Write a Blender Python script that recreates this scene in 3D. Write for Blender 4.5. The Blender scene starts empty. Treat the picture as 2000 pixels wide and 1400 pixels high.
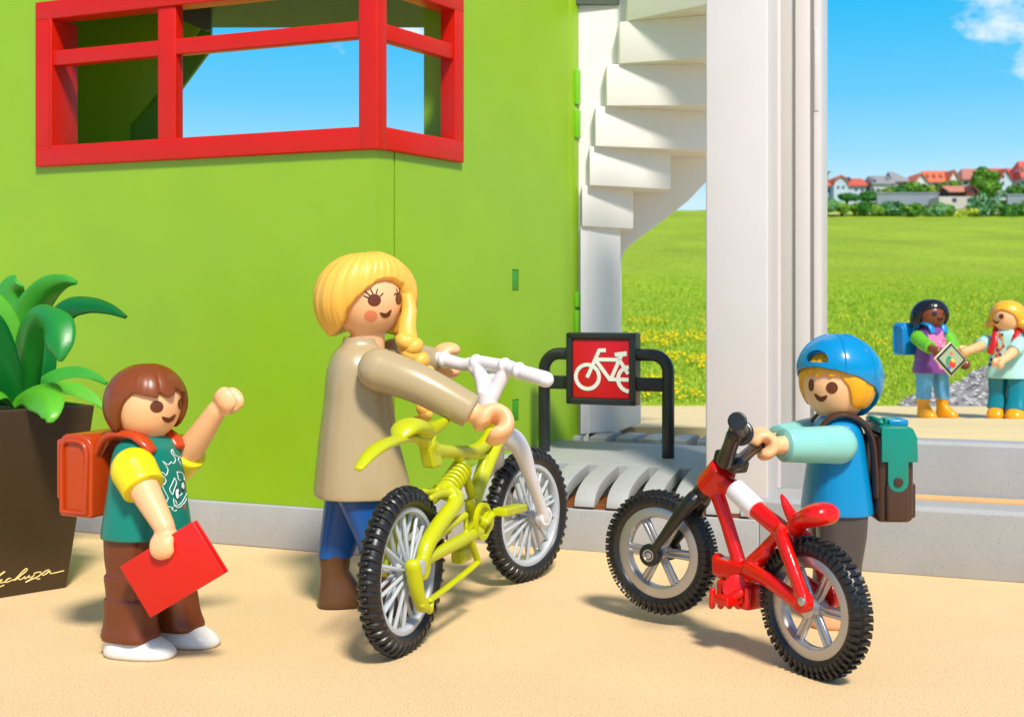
import bpy, bmesh, math, random
import numpy as np
from mathutils import Vector, Matrix, noise
from mathutils.bvhtree import BVHTree
random.seed(7); rng = np.random.default_rng(7)
PI = math.pi
scene = bpy.context.scene
COL = scene.collection
CAM = Vector((0, 0, 1.46)); F = 2400.0
V = Vector

# ---------- measuring helpers: photo pixel -> metres ----------
def P(px, py, Y): return V(((px-1000)/F*Y, Y, 1.46-(py-600)/F*Y))
def ray(px, py): return V(((px-1000)/F, 1.0, -(py-600)/F))
def PG(px, py, z=0.0): return P(px, py, F*(1.46-z)/(py-600))
def PP(px, py, A, n):
    d = ray(px, py); return CAM + d*((A-CAM).dot(n)/d.dot(n))

# ---------- materials ----------
def lin(c):
    c = c/255.0
    return c/12.92 if c <= 0.04045 else ((c+0.055)/1.055)**2.4
def rgb(r, g, b, k=1.0): return (lin(r)*k, lin(g)*k, lin(b)*k*(0.8 if b < r-30 else 1), 1)
MATS = {}
def mat(name, col, rough=0.35, var=0.05, bump=0.0, bscale=60, metal=0.0, spec=0.5, sss=0.0, speck=None, speck_scale=120, speck_thr=0.66, coat=0.0, vscale=3.0):
    if name in MATS: return MATS[name]
    m = bpy.data.materials.new(name); m.use_nodes = True
    nt = m.node_tree; N = nt.nodes; L = nt.links
    b = N['Principled BSDF']; b.inputs['Roughness'].default_value = rough
    b.inputs['Metallic'].default_value = metal
    b.inputs['Specular IOR Level'].default_value = spec
    if coat: b.inputs['Coat Weight'].default_value = coat; b.inputs['Coat Roughness'].default_value = 0.12
    if sss:
        b.inputs['Subsurface Weight'].default_value = sss
        b.inputs['Subsurface Radius'].default_value = (0.03, 0.015, 0.01)
        b.inputs['Subsurface Scale'].default_value = 0.6
    tc = N.new('ShaderNodeTexCoord')
    n1 = N.new('ShaderNodeTexNoise'); n1.inputs['Scale'].default_value = vscale; n1.inputs['Detail'].default_value = 5
    L.new(tc.outputs['Object'], n1.inputs['Vector'])
    mr = N.new('ShaderNodeMapRange'); mr.inputs[1].default_value = 0.3; mr.inputs[2].default_value = 0.7
    mr.inputs[3].default_value = 1-var; mr.inputs[4].default_value = 1+var
    L.new(n1.outputs['Fac'], mr.inputs[0])
    mx = N.new('ShaderNodeMix'); mx.data_type = 'RGBA'; mx.blend_type = 'MULTIPLY'; mx.inputs[0].default_value = 1
    mx.inputs[6].default_value = col
    L.new(mr.outputs[0], mx.inputs[7]); out = mx.outputs[2]
    if speck:
        n3 = N.new('ShaderNodeTexNoise'); n3.inputs['Scale'].default_value = speck_scale; n3.inputs['Detail'].default_value = 2
        L.new(tc.outputs['Object'], n3.inputs['Vector'])
        r3 = N.new('ShaderNodeMapRange'); r3.inputs[1].default_value = speck_thr; r3.inputs[2].default_value = speck_thr+0.08
        L.new(n3.outputs['Fac'], r3.inputs[0])
        m3 = N.new('ShaderNodeMix'); m3.data_type = 'RGBA'; L.new(r3.outputs[0], m3.inputs[0])
        L.new(out, m3.inputs[6]); m3.inputs[7].default_value = speck; out = m3.outputs[2]
    L.new(out, b.inputs['Base Color'])
    # slight roughness variation so highlights are not perfectly clean
    n4 = N.new('ShaderNodeTexNoise'); n4.inputs['Scale'].default_value = 25; n4.inputs['Detail'].default_value = 6
    L.new(tc.outputs['Object'], n4.inputs['Vector'])
    r4 = N.new('ShaderNodeMapRange'); r4.inputs[3].default_value = max(0.02, rough-0.06); r4.inputs[4].default_value = rough+0.08
    L.new(n4.outputs['Fac'], r4.inputs[0]); L.new(r4.outputs[0], b.inputs['Roughness'])
    if bump:
        n2 = N.new('ShaderNodeTexNoise'); n2.inputs['Scale'].default_value = bscale; n2.inputs['Detail'].default_value = 4
        L.new(tc.outputs['Object'], n2.inputs['Vector'])
        bp = N.new('ShaderNodeBump'); bp.inputs['Strength'].default_value = bump; bp.inputs['Distance'].default_value = 0.004
        L.new(n2.outputs['Fac'], bp.inputs['Height']); L.new(bp.outputs[0], b.inputs['Normal'])
    MATS[name] = m; return m

# ---------- mesh helpers ----------
def interp(tab, x):
    if x <= tab[0][0]: return tab[0][1]
    for (a, va), (b, vb) in zip(tab, tab[1:]):
        if x <= b:
            t = (x-a)/(b-a); t = t*t*(3-2*t)*0.5+t*0.5; return va+(vb-va)*t
    return tab[-1][1]
def spl(pts, k=6):
    """Catmull-Rom through tuples/vectors (any dimension)"""
    pts = [tuple(p) if not isinstance(p, (int, float)) else (p,) for p in pts]; out = []
    n = len(pts)
    for i in range(n-1):
        p0 = pts[max(i-1, 0)]; p1 = pts[i]; p2 = pts[i+1]; p3 = pts[min(i+2, n-1)]
        for j in range(k):
            t = j/k
            out.append(tuple(0.5*((2*b)+(-a+c)*t+(2*a-5*b+4*c-d)*t*t+(-a+3*b-3*c+d)*t**3) for a, b, c, d in zip(p0, p1, p2, p3)))
    out.append(pts[-1]); return out

class MB:
    def __init__(s): s.bm = bmesh.new()
    def loft(s, rings, cap=True, closed=False):
        bm = s.bm; vr = [[bm.verts.new(p) for p in r] for r in rings]
        n = len(vr[0]); m = len(vr)
        for i in range(m if closed else m-1):
            a = vr[i]; b = vr[(i+1) % m]
            for j in range(n):
                k = (j+1) % n
                try: bm.faces.new((a[j], a[k], b[k], b[j]))
                except ValueError: pass
        if cap and not closed:
            bm.faces.new(list(reversed(vr[0]))); bm.faces.new(vr[-1])
        return s
    def box(s, c, ax, half):
        """c centre, ax three axes, half three half sizes"""
        c = V(c); a, b, d = [V(x).normalized()*h for x, h in zip(ax, half)]
        vs = [s.bm.verts.new(c+a*i+b*j+d*k) for i in (-1, 1) for j in (-1, 1) for k in (-1, 1)]
        for f in ((0,1,3,2),(4,6,7,5),(0,4,5,1),(2,3,7,6),(0,2,6,4),(1,5,7,3)): s.bm.faces.new([vs[i] for i in f])
        return s
    def rbox(s, c, ax, half, r, e=3, seg=4):
        b2 = MB(); b2.box(c, ax, half)
        bmesh.ops.bevel(b2.bm, geom=list(b2.bm.edges), offset=r, segments=seg, profile=0.5, affect='EDGES')
        s.add(b2); return s
    def add(s, o):
        me = bpy.data.meshes.new('tmp'); o.bm.to_mesh(me); s.bm.from_mesh(me); bpy.data.meshes.remove(me); o.bm.free(); return s
    def prism(s, poly, off, bevel=0.0):
        """poly: list of 3D points in a plane; extruded by vector off"""
        b2 = MB(); off = V(off)
        a = [b2.bm.verts.new(V(p)) for p in poly]; b = [b2.bm.verts.new(V(p)+off) for p in poly]
        n = len(a)
        b2.bm.faces.new(list(reversed(a))); b2.bm.faces.new(b)
        for i in range(n): b2.bm.faces.new((a[i], a[(i+1) % n], b[(i+1) % n], b[i]))
        bmesh.ops.recalc_face_normals(b2.bm, faces=b2.bm.faces)
        if bevel:
            bmesh.ops.bevel(b2.bm, geom=list(b2.bm.edges), offset=bevel, segments=3, profile=0.5, affect='EDGES')
        s.add(b2); return s
    def tube(s, pts, rs, n=16, flat=(1, 1), up=None, round_ends=True, smooth=0):
        pts = [V(p) for p in pts]
        if isinstance(rs, (int, float)): rs = [rs]*len(pts)
        if smooth:
            q = spl([(*p, r) for p, r in zip(pts, rs)], smooth); pts = [V(x[:3]) for x in q]; rs = [x[3] for x in q]
        T = [(pts[min(i+1, len(pts)-1)]-pts[max(i-1, 0)]).normalized() for i in range(len(pts))]
        up = V(up) if up is not None else (V((0, 0, 1)) if abs(T[0].z) < 0.9 else V((1, 0, 0)))
        rings = []; prev = (up-T[0]*up.dot(T[0])).normalized()
        def ringat(p, t, u, r):
            w = t.cross(u).normalized()
            return [p+u*(math.cos(2*PI*j/n)*r*flat[0])+w*(math.sin(2*PI*j/n)*r*flat[1]) for j in range(n)]
        fr = []
        for p, t in zip(pts, T):
            prev = (prev-t*prev.dot(t)).normalized(); fr.append(prev.copy())
        if round_ends:
            for a in (80, 55, 30): rings.append(ringat(pts[0]-T[0]*rs[0]*math.sin(math.radians(a))*min(flat), T[0], fr[0], rs[0]*math.cos(math.radians(a))))
        for p, t, u, r in zip(pts, T, fr, rs): rings.append(ringat(p, t, u, r))
        if round_ends:
            for a in (30, 55, 80): rings.append(ringat(pts[-1]+T[-1]*rs[-1]*math.sin(math.radians(a))*min(flat), T[-1], fr[-1], rs[-1]*math.cos(math.radians(a))))
        return s.loft(rings)
    def cyl(s, a, b, r, n=32, bev=0.0, r2=None):
        a = V(a); b = V(b); d = (b-a); L = d.length; d = d/L; r2 = r if r2 is None else r2
        if bev: pts = [a, a+d*bev*0.3, a+d*bev, b-d*bev, b-d*bev*0.3, b]; rs = [r-bev, r-bev*0.3, r, r2, r2-bev*0.3, r2-bev]
        else: pts = [a, b]; rs = [r, r2]
        return s.tube(pts, rs, n, round_ends=False)
    def ball(s, c, ax, r, nu=24, nv=14):
        c = V(c); ax = [V(a).normalized()*q for a, q in zip(ax, r)]; rings = []
        for i in range(1, nv):
            a = PI*i/nv
            rings.append([c+ax[2]*math.cos(a)+(ax[0]*math.cos(2*PI*j/nu)+ax[1]*math.sin(2*PI*j/nu))*math.sin(a) for j in range(nu)])
        return s.loft(rings)
    def ring(s, c, ax, prof, n=64):
        """lathe: axis ax, profile list (r, h) closed"""
        c = V(c); ax = V(ax).normalized(); u = ax.orthogonal().normalized(); w = ax.cross(u)
        rings = []
        for j in range(n):
            d = u*math.cos(2*PI*j/n)+w*math.sin(2*PI*j/n)
            rings.append([c+d*r+ax*h for r, h in prof])
        return s.loft(rings, closed=True)
XYZ = (V((1,0,0)), V((0,1,0)), V((0,0,1)))

def setp(o, label=None, cat=None, group=None, kind=None):
    if label: o['label'] = label
    if cat: o['category'] = cat
    if group: o['group'] = group
    if kind: o['kind'] = kind
    return o
def thing(name, label, cat, loc, group=None):
    o = bpy.data.objects.new(name, None); COL.objects.link(o); o.location = loc; o.empty_display_size = 0.1
    return setp(o, label, cat, group)
def wloc(o):
    p = V((0, 0, 0))
    while o: p += V(o.location); o = o.parent
    return p
def obj(name, mb, m, parent=None, smooth=True, voxel=0, sm=0, origin=None, ang=40, label=None, bevel=0, cut=None):
    bm = mb.bm if isinstance(mb, MB) else mb
    bmesh.ops.recalc_face_normals(bm, faces=bm.faces)
    base = wloc(parent) if parent else V((0, 0, 0))
    o_loc = V(origin)-base if origin is not None else V((0, 0, 0))
    sh = base+o_loc
    bmesh.ops.translate(bm, vec=-sh, verts=bm.verts)
    me = bpy.data.meshes.new(name); bm.to_mesh(me); bm.free()
    o = bpy.data.objects.new(name, me); COL.objects.link(o)
    if parent: o.parent = parent
    o.location = o_loc
    if cut or voxel or bevel:
        if cut:
            for c in cut:
                c.location = V(c.location)-sh
                md = o.modifiers.new('b', 'BOOLEAN'); md.object = c; md.operation = 'DIFFERENCE'; md.solver = 'EXACT'
                c.location = V(c.location)+sh-0*sh
        if voxel:
            md = o.modifiers.new('r', 'REMESH'); md.mode = 'VOXEL'; md.voxel_size = voxel
            if sm: md = o.modifiers.new('s', 'SMOOTH'); md.iterations = sm; md.factor = 0.5
        if bevel:
            md = o.modifiers.new('v', 'BEVEL'); md.width = bevel; md.segments = 3; md.limit_method = 'ANGLE'; md.angle_limit = math.radians(35)
        dg = bpy.context.evaluated_depsgraph_get(); dg.update()
        me2 = bpy.data.meshes.new_from_object(o.evaluated_get(dg)); o.modifiers.clear(); o.data = me2; bpy.data.meshes.remove(me); me = me2; me.name = name
        if cut:
            for c in cut: bpy.data.objects.remove(c)
    me.materials.clear(); me.materials.append(m)
    if smooth:
        me.shade_smooth()
        if not voxel: me.set_sharp_from_angle(angle=math.radians(ang))
    if label: o['label'] = label
    return o
def cutter(mb):
    bm = mb.bm; bmesh.ops.recalc_face_normals(bm, faces=bm.faces)
    me = bpy.data.meshes.new('cut'); bm.to_mesh(me); bm.free(); o = bpy.data.objects.new('cut', me); COL.objects.link(o); return o

# ---------- printed marks laid onto a surface ----------
def bvh_of(objs):
    vs = []; fs = []
    for o in objs:
        off = wloc(o); k = len(vs)
        vs += [V(v.co)+off for v in o.data.vertices]; fs += [tuple(i+k for i in p.vertices) for p in o.data.polygons]
    return BVHTree.FromPolygons(vs, fs)
def hit(bv, px, py, off=0.002):
    d = ray(px, py).normalized(); loc, n, i, dist = bv.ray_cast(CAM, d)
    if loc is None: return None
    if n.dot(d) > 0: n = -n
    return loc+n*off, n
def decal(name, bv, poly, m, parent, off=0.002, rings=4, label=None):
    """filled printed shape: poly in photo pixels, wrapped on the surface"""
    q = poly; cx = sum(p[0] for p in q)/len(q); cy = sum(p[1] for p in q)/len(q)
    b = MB(); bm = b.bm; h = hit(bv, cx, cy, off)
    if h is None: b.bm.free(); return None
    c = bm.verts.new(h[0]); prev = None
    for k in range(1, rings+1):
        cur = []
        for (x, y) in q:
            hh = hit(bv, cx+(x-cx)*k/rings, cy+(y-cy)*k/rings, off)
            cur.append(bm.verts.new(hh[0]) if hh else None)
        n = len(cur)
        for i in range(n):
            j = (i+1) % n
            if cur[i] is None or cur[j] is None: continue
            if prev is None: bm.faces.new((c, cur[i], cur[j]))
            elif prev[i] is not None and prev[j] is not None: bm.faces.new((prev[i], cur[i], cur[j], prev[j]))
        prev = cur
    return obj(name, b, m, parent, label=label)
def ell(cx, cy, rx, ry, rot=0, n=24, a0=0, a1=360):
    o = []; r = math.radians(rot)
    for i in range(n):
        a = math.radians(a0+(a1-a0)*i/(n if a1-a0 == 360 else n-1)); x = rx*math.cos(a); y = ry*math.sin(a)
        o.append((cx+x*math.cos(r)-y*math.sin(r), cy+x*math.sin(r)+y*math.cos(r)))
    return o
def strokes(name, bv, lines, r, m, parent, off=0.0005, label=None, dens=2.0, k=4):
    b = MB(); okc = 0
    for ln in lines:
        pts = []
        q = spl(ln, k) if k else ln
        for (x, y) in q:
            h = hit(bv, x, y, off)
            if h: pts.append(h[0])
        if len(pts) > 1: b.tube(pts, r, 6); okc += 1
    if not okc: return None
    return obj(name, b, m, parent, label=label)
# ================= world, sun, camera =================
SUN_AZ = V((0.30, -0.95, 0)).normalized(); SUN_EL = math.radians(50)
w = bpy.data.worlds.new("World"); scene.world = w; w.use_nodes = True
nt = w.node_tree; N = nt.nodes; L = nt.links; N.clear()
def nd(t, **k):
    n = N.new(t)
    for a, v in k.items(): setattr(n, a, v)
    return n
def mathn(op, a, b=None, c=None):
    n = nd('ShaderNodeMath', operation=op)
    for i, v in enumerate((a, b, c)):
        if v is None: continue
        if hasattr(v, 'is_linked') or hasattr(v, 'links'): L.new(v, n.inputs[i])
        else: n.inputs[i].default_value = v
    return n.outputs[0]
tc = nd('ShaderNodeTexCoord'); sep = nd('ShaderNodeSeparateXYZ'); L.new(tc.outputs['Generated'], sep.inputs[0])
sky = nd('ShaderNodeTexSky'); sky.sky_type = 'NISHITA'; sky.sun_disc = False
sky.sun_elevation = SUN_EL; sky.sun_rotation = math.atan2(SUN_AZ.x, SUN_AZ.y); sky.ozone_density = 2.0; sky.dust_density = 0.6
# clear-air gradient measured from the photograph, low in the sky
horiz = mathn('POWER', mathn('ADD', mathn('POWER', sep.outputs[0], 2.0), mathn('POWER', sep.outputs[1], 2.0)), 0.5)
el = mathn('DIVIDE', sep.outputs[2], mathn('MAXIMUM', horiz, 0.01))
ramp = nd('ShaderNodeValToRGB'); cr = ramp.color_ramp
cr.elements[0].position = 0.0; cr.elements[0].color = rgb(214, 236, 252)
cr.elements[1].position = 1.0; cr.elements[1].color = rgb(90, 150, 215)
for p, c in ((0.22, (206,233,252)), (0.32, (196,230,251)), (0.45, (150,214,245)), (0.62, (104,198,242)), (0.80, (70,188,240)), (0.92, (48,182,238)), (0.98, (45,160,225))):
    e = cr.elements.new(p); e.color = rgb(*c)
L.new(mathn('MULTIPLY', el, 3.7), ramp.inputs[0])
# clouds: noise inside soft patches of sky directions
mp = nd('ShaderNodeMapping'); mp.inputs['Scale'].default_value = (9, 9, 16); L.new(tc.outputs['Generated'], mp.inputs[0])
cn = nd('ShaderNodeTexNoise'); cn.inputs['Scale'].default_value = 2.2; cn.inputs['Detail'].default_value = 9; cn.inputs['Roughness'].default_value = 0.62; L.new(mp.outputs[0], cn.inputs['Vector'])
yy = mathn('MAXIMUM', sep.outputs[1], 0.01); ax_ = mathn('DIVIDE', sep.outputs[0], yy); az_ = mathn('DIVIDE', sep.outputs[2], yy)
mask = None
for (px, py, rx, ry) in ((1930, -5, 90, 125), (2060, 20, 95, 135), (680, 82, 55, 26), (800, 60, 50, 25), (2040, 110, 60, 60), (3200, -400, 700, 300), (-1500, -300, 800, 250)):
    dx = mathn('DIVIDE', mathn('SUBTRACT', ax_, (px-1000)/F), rx/F); dy = mathn('DIVIDE', mathn('SUBTRACT', az_, (600-py)/F), ry/F)
    r2 = mathn('ADD', mathn('POWER', mathn('ABSOLUTE', dx), 2.0), mathn('POWER', mathn('ABSOLUTE', dy), 2.0))
    mk = mathn('MAXIMUM', mathn('SUBTRACT', 1.0, mathn('MULTIPLY', r2, 0.45)), 0.0)
    mask = mk if mask is None else mathn('MAXIMUM', mask, mk)
cl = mathn('MULTIPLY', mathn('ADD', cn.outputs['Fac'], -0.62), 5.0)
cl = mathn('ADD', cl, mathn('MULTIPLY', mask, 1.55))
cl = mathn('MULTIPLY', mathn('MINIMUM', mathn('MAXIMUM', mathn('SUBTRACT', cl, 0.35), 0.0), 1.0), 0.85)
mixc = nd('ShaderNodeMix', data_type='RGBA'); L.new(mathn('MULTIPLY', cl, mathn('GREATER_THAN', mask, 0.001)), mixc.inputs[0]); L.new(ramp.outputs[0], mixc.inputs[6]); mixc.inputs[7].default_value = rgb(232, 243, 253)
# Nishita takes over higher up, the measured gradient near the horizon
bgA = nd('ShaderNodeBackground'); L.new(sky.outputs[0], bgA.inputs[0]); bgA.inputs[1].default_value = 0.13
bgB = nd('ShaderNodeBackground'); L.new(mixc.outputs[2], bgB.inputs[0]); bgB.inputs[1].default_value = SKYB = 0.86
mr = nd('ShaderNodeMapRange'); L.new(el, mr.inputs[0]); mr.inputs[1].default_value = 0.30; mr.inputs[2].default_value = 0.75
ms = nd('ShaderNodeMixShader'); L.new(mr.outputs[0], ms.inputs[0]); L.new(bgB.outputs[0], ms.inputs[1]); L.new(bgA.outputs[0], ms.inputs[2])
wo = nd('ShaderNodeOutputWorld'); L.new(ms.outputs[0], wo.inputs[0])
sl = bpy.data.lights.new('Sun', 'SUN'); sl.energy = 3.6; sl.angle = math.radians(9); sl.color = (1, 0.94, 0.84)
so = bpy.data.objects.new('Sun', sl); COL.objects.link(so)
sd = SUN_AZ*math.cos(SUN_EL)+V((0, 0, math.sin(SUN_EL))); so.rotation_euler = sd.to_track_quat('Z', 'Y').to_euler(); so.location = sd*20
cd = bpy.data.cameras.new('Camera'); cam = bpy.data.objects.new('Camera', cd); COL.objects.link(cam); scene.camera = cam
cam.location = CAM; cam.rotation_euler = (PI/2, 0, 0); cd.sensor_width = 36; cd.lens = 36*F/2000; cd.shift_y = -0.05
cd.clip_start = 0.1; cd.clip_end = 2000; cd.dof.use_dof = True; cd.dof.focus_distance = 5.7; cd.dof.aperture_fstop = 3.2
scene.view_settings.view_transform = 'Standard'; scene.view_settings.look = 'None'; scene.view_settings.gamma = 1; scene.view_settings.exposure = 0.38

# ================= materials of the setting =================
M_green = mat('green_plastic', rgb(152, 196, 34, 0.82), 0.33, 0.03, 0.04, 400, sss=0.0)
M_red = mat('red_plastic', rgb(228, 30, 8, 0.74), 0.34, 0.04, 0.12, 90, spec=.35)
M_white = mat('white_plastic', rgb(238, 230, 224, 0.76), 0.4, 0.02, 0.03, 300)
M_gran = mat('grey_granulated_plastic', rgb(204, 204, 202, 0.64), 0.55, 0.05, 0.25, 260, speck=rgb(120, 122, 122), speck_scale=150, speck_thr=0.63)
M_sand = mat('sand_ground', rgb(247, 212, 178, 0.80), 0.8, 0.05, 0.3, 260, speck=rgb(214, 172, 112, .85), speck_scale=130, speck_thr=0.56, vscale=1.2, spec=0.3)
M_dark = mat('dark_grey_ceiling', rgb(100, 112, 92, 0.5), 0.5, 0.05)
M_black = mat('black_plastic', rgb(38, 42, 42, 0.8), 0.32, 0.1, 0.03, 300)

# ================= ground =================
g = MB(); bm = g.bm
v = [bm.verts.new(p) for p in ((-14, -4, 0), (16, -4, 0), (16, 13.5, 0), (-14, 13.5, 0))]; bm.faces.new(v)
setp(obj('ground', g, M_sand, smooth=False), 'sand coloured ground sheet under the figures and bicycles', None, kind='structure')

U = V((0.9357, -0.3529, 0)).normalized(); W = V((-U.y, U.x, 0)); O = V((0.297, 7.42, 0)); Z = V((0, 0, 1))
def uv(s, v, z=0): return O+U*s+W*v+Z*z
def on_u(px, v):   # where the ray of column px meets the vertical plane v=const: returns s
    p = PP(px, 600, O+W*v, W); return (p-O).dot(U)
S_END = 9.0
# rear raised terrace: gently falling away
def zsand(Y): return 0.683-0.0636*(Y-7.1) if Y < 12.7 else 0.327-0.018*(Y-12.7)
t = MB(); bm = t.bm
n0 = [uv(S_END, .60), uv(1.15, .60), uv(1.15, 2.30), uv(-3.5, 2.30)]
pl = [(p.x, p.y) for p in n0]+[(-9, 12.7), (14, 12.7)]
top = [bm.verts.new((x, y, zsand(y))) for x, y in pl]; bot = [bm.verts.new((x, y, -0.05)) for x, y in pl]
bm.faces.new(top)
for i in range(len(pl)): j = (i+1) % len(pl); bm.faces.new((top[i], bot[i], bot[j], top[j]))
ea, eb_ = bm.verts.new((-9, 14.55, zsand(14.55))), bm.verts.new((14, 14.55, zsand(14.55))); bm.faces.new((top[-2], top[-1], eb_, ea)); bmesh.ops.bisect_plane(bm, geom=list(bm.verts)+list(bm.edges)+list(bm.faces), plane_co=(0, 0, -9), plane_no=(0, 0, 1))
bmesh.ops.recalc_face_normals(bm, faces=bm.faces)
setp(obj('terrace_ground', t, mat('pale_sand_ground', rgb(246, 222, 182, 0.78), 0.75, 0.05, 0.3, 420, speck=rgb(215, 175, 120), speck_scale=260, speck_thr=0.62, vscale=1.2, spec=0.3), smooth=False), 'pale sandy terrace behind the steps and stairs', kind='structure')

# ================= entrance steps =================
st = thing('entrance_steps', 'two wide light grey granular steps at the right, sand coloured tread inlay', 'steps', uv(1.45, 0))
s0 = on_u(1483, 0.0)
b = MB()
prof = [(0, 0), (0, .352), (.018, .375), (.445, .375), (.445, 0)]
b.prism([uv(s0, v, z) for v, z in prof], U*(S_END-s0)); obj('lower_step', b, M_gran, st, bevel=0.006)
b = MB(); prof = [(.447, 0), (.447, .668), (.462, .687), (.63, .687), (.63, 0)]
b.prism([uv(s0-.25, v, z) for v, z in prof], U*(S_END-s0+.25)); obj('upper_step', b, M_gran, st, bevel=0.006)
b = MB(); b.box(uv((s0+.42+S_END)/2, .33, .378), (U, W, Z), ((S_END-s0-.42)/2, .085, .004)); obj('tread_inlay', b, mat('orange_sand_inlay', rgb(236, 184, 132, .8), .7, .04), st)

# ================= bike platform =================
pf = thing('slotted_platform', 'light grey slotted platform with curved ribs, carrying the bicycle rack', 'platform', uv(-.2, 0))
sL = on_u(640, 0); s1 = s0-.002
b = MB(); b.box(uv((-.75+s1)/2, .16, .123), (U, W, Z), ((s1+.75)/2, .16, .125)); obj('plinth', b, M_gran, pf, bevel=0.008)
b = MB(); b.box(uv((-.7+s1)/2, .20, .262), (U, W, Z), ((s1+.7)/2, .17, .012)); obj('brown_strip', b, mat('brown_plastic', rgb(150, 84, 30, .7), .4, .06), pf)
# shell with ribs: profile height over v
PROF = [(0.003, .262), (0.012, .295), (0.045, .335), (0.11, .372), (0.22, .405), (0.38, .432), (0.56, .450), (.62, .454), (1.0, .475), (1.62, .505), (1.80, .515), (1.98, .512), (2.06, .50), (2.10, .44), (2.10, .25)]
def rib_profile(v0, v1, th=0.05):
    pts = [(v, z) for v, z in spl(PROF, 3) if v0 <= v <= v1]
    return pts
FULL = spl(PROF, 3)
sh = MB()
mid = [p for p in FULL if .55 <= p[0] <= 1.60]
poly = [uv(-.75, v, z) for v, z in mid]+[uv(-.75, mid[-1][0], .3), uv(-.75, mid[0][0], .3)]
sh.prism(poly, U*(s1+.75))
pitch = .200; wr = .125; k = 0; s = -.72
while s < s1-.02:
    e = min(s+wr, s1)
    fr_ = [p for p in FULL if p[0] <= .56]; low = [(v+.045 if v < .02 else v+.02, z-.055) for v, z in fr_]
    low = [(.05, .262)]+[(v+.03, max(.262, z-.075)) for v, z in fr_[3:]]
    poly = [uv(s, v, z) for v, z in fr_]+[uv(s, v, z) for v, z in reversed(low)]
    sh.prism(poly, U*(e-s))
    bk_ = [p for p in FULL if p[0] >= 1.595]
    poly = [uv(s, v, z) for v, z in bk_]+[uv(s, 1.595, .25)]
    sh.prism(poly, U*(e-s)); s += pitch
obj('ribbed_cover', sh, M_gran, pf, bevel=0.007)

# ================= bicycle rack =================
A = P(1063, 600, 8.45); B = P(1305, 600, 8.1)
rk = thing('bike_rack', 'black tubular bicycle rack bar with a red bicycle sign plate in its middle', 'bike rack', (A+B)/2*1.0-Z*(1.46-.47))
A.z = B.z = 0; D = (B-A).normalized(); Nn = V((D.y, -D.x, 0)); r = .041
zt = 1.46-(692-600)*8.25/F; b = MB()
def at(s, z): return A+D*s+Z*z
Lr = (B-A).length; cr_ = .11
path = [at(0, .45), at(0, .8), at(0, zt-cr_)]+[at(cr_-cr_*math.cos(a), zt-cr_+cr_*math.sin(a)) for a in [PI/2*i/6 for i in range(1, 7)]]
path += [at(Lr-cr_+cr_*math.sin(a), zt-cr_+cr_*math.cos(a)) for a in [PI/2*i/6 for i in range(0, 7)]]+[at(Lr, .8), at(Lr, .45)]
b.tube(path, r, 20); obj('frame', b, M_black, rk)
b = MB(); zc = 1.46-(749-600)*8.25/F; b.rbox(at(Lr/2, zc), (D, Nn, Z), (Lr/2-.02, .022, .046), .012); obj('crossbar', b, M_black, rk)
sc = at(Lr*.485, 1.46-(720-600)*8.25/F)
hw, hh = .246, .242
b = MB()
for (c, h2) in (((0, hh-.022), (hw, .022)), ((0, -hh+.022), (hw, .022)), ((hw-.022, 0), (.022, hh)), ((-hw+.022, 0), (.022, hh))):
    b.rbox(sc+D*c[0]+Z*c[1]+Nn*0, (D, Z, Nn), (h2[0], h2[1], .062), .012)
b.box(sc, (D, Z, Nn), (hw-.01, hh-.01, .04)); sf = obj('sign_frame', b, M_black, rk)
b = MB(); b.rbox(sc+Nn*.042, (D, Z, Nn), (hw-.046, hh-.046, .004), .003); sp = obj('sign_plate', b, mat('red_sign', rgb(216, 12, 32, .85), .3, .03), sf)
# bicycle pictogram in plate coordinates, traced
def sgn(x, y):    # photo px in the zoomed crop -> plate
    px = 1000+x/2.8; py = 620+y/2.8
    return V(((px-1181)/132*2*hw, (720-py)/132*2*hh))
b = MB()
def pt(q, o=.0475): return sc+D*q.x+Z*q.y+Nn*o
XM = hw-.048; NST = [0]
def stroke2(pts, r):
    q = [sgn(*p) for p in pts]; q = [p for p in q if p.x < XM]
    for a_, c_ in zip(q, q[1:]):
        NST[0] += 1; b.box((pt(a_)+pt(c_))/2+Nn*.00006*(NST[0] % 37), ((pt(c_)-pt(a_)), Nn, (pt(c_)-pt(a_)).cross(Nn)), ((pt(c_)-pt(a_)).length/2+r*.4, .0015, r))
def circ(cx, cy, r, n=40): return [(cx+r*math.cos(2*PI*i/n), cy+r*math.sin(2*PI*i/n)) for i in range(n+1)]
stroke2(circ(436, 322, 62), .0125)
big = circ(661, 330, 62); seg = []
for p in big:
    if sgn(*p).x < XM: seg.append(p)
    else:
        if len(seg) > 1: stroke2(seg, .0125)
        seg = []
if len(seg) > 1: stroke2(seg, .0125)
for ln in ([(436, 322), (500, 185), (530, 185)], [(477, 232), (612, 232)], [(477, 232), (555, 332), (650, 332)], [(562, 330), (618, 205)], [(605, 232), (650, 300)], [(585, 206), (640, 198)], [(592, 210), (640, 203)]):
    q = [ln[0]]
    for p0, p1 in zip(ln, ln[1:]):
        q += [(p0[0]+(p1[0]-p0[0])*i/12, p0[1]+(p1[1]-p0[1])*i/12) for i in range(1, 13)]
    stroke2(q, .0125)
obj('bicycle_symbol', b, mat('sign_white', rgb(236, 240, 226, .9), .4, .02), sf, smooth=False)

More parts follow.
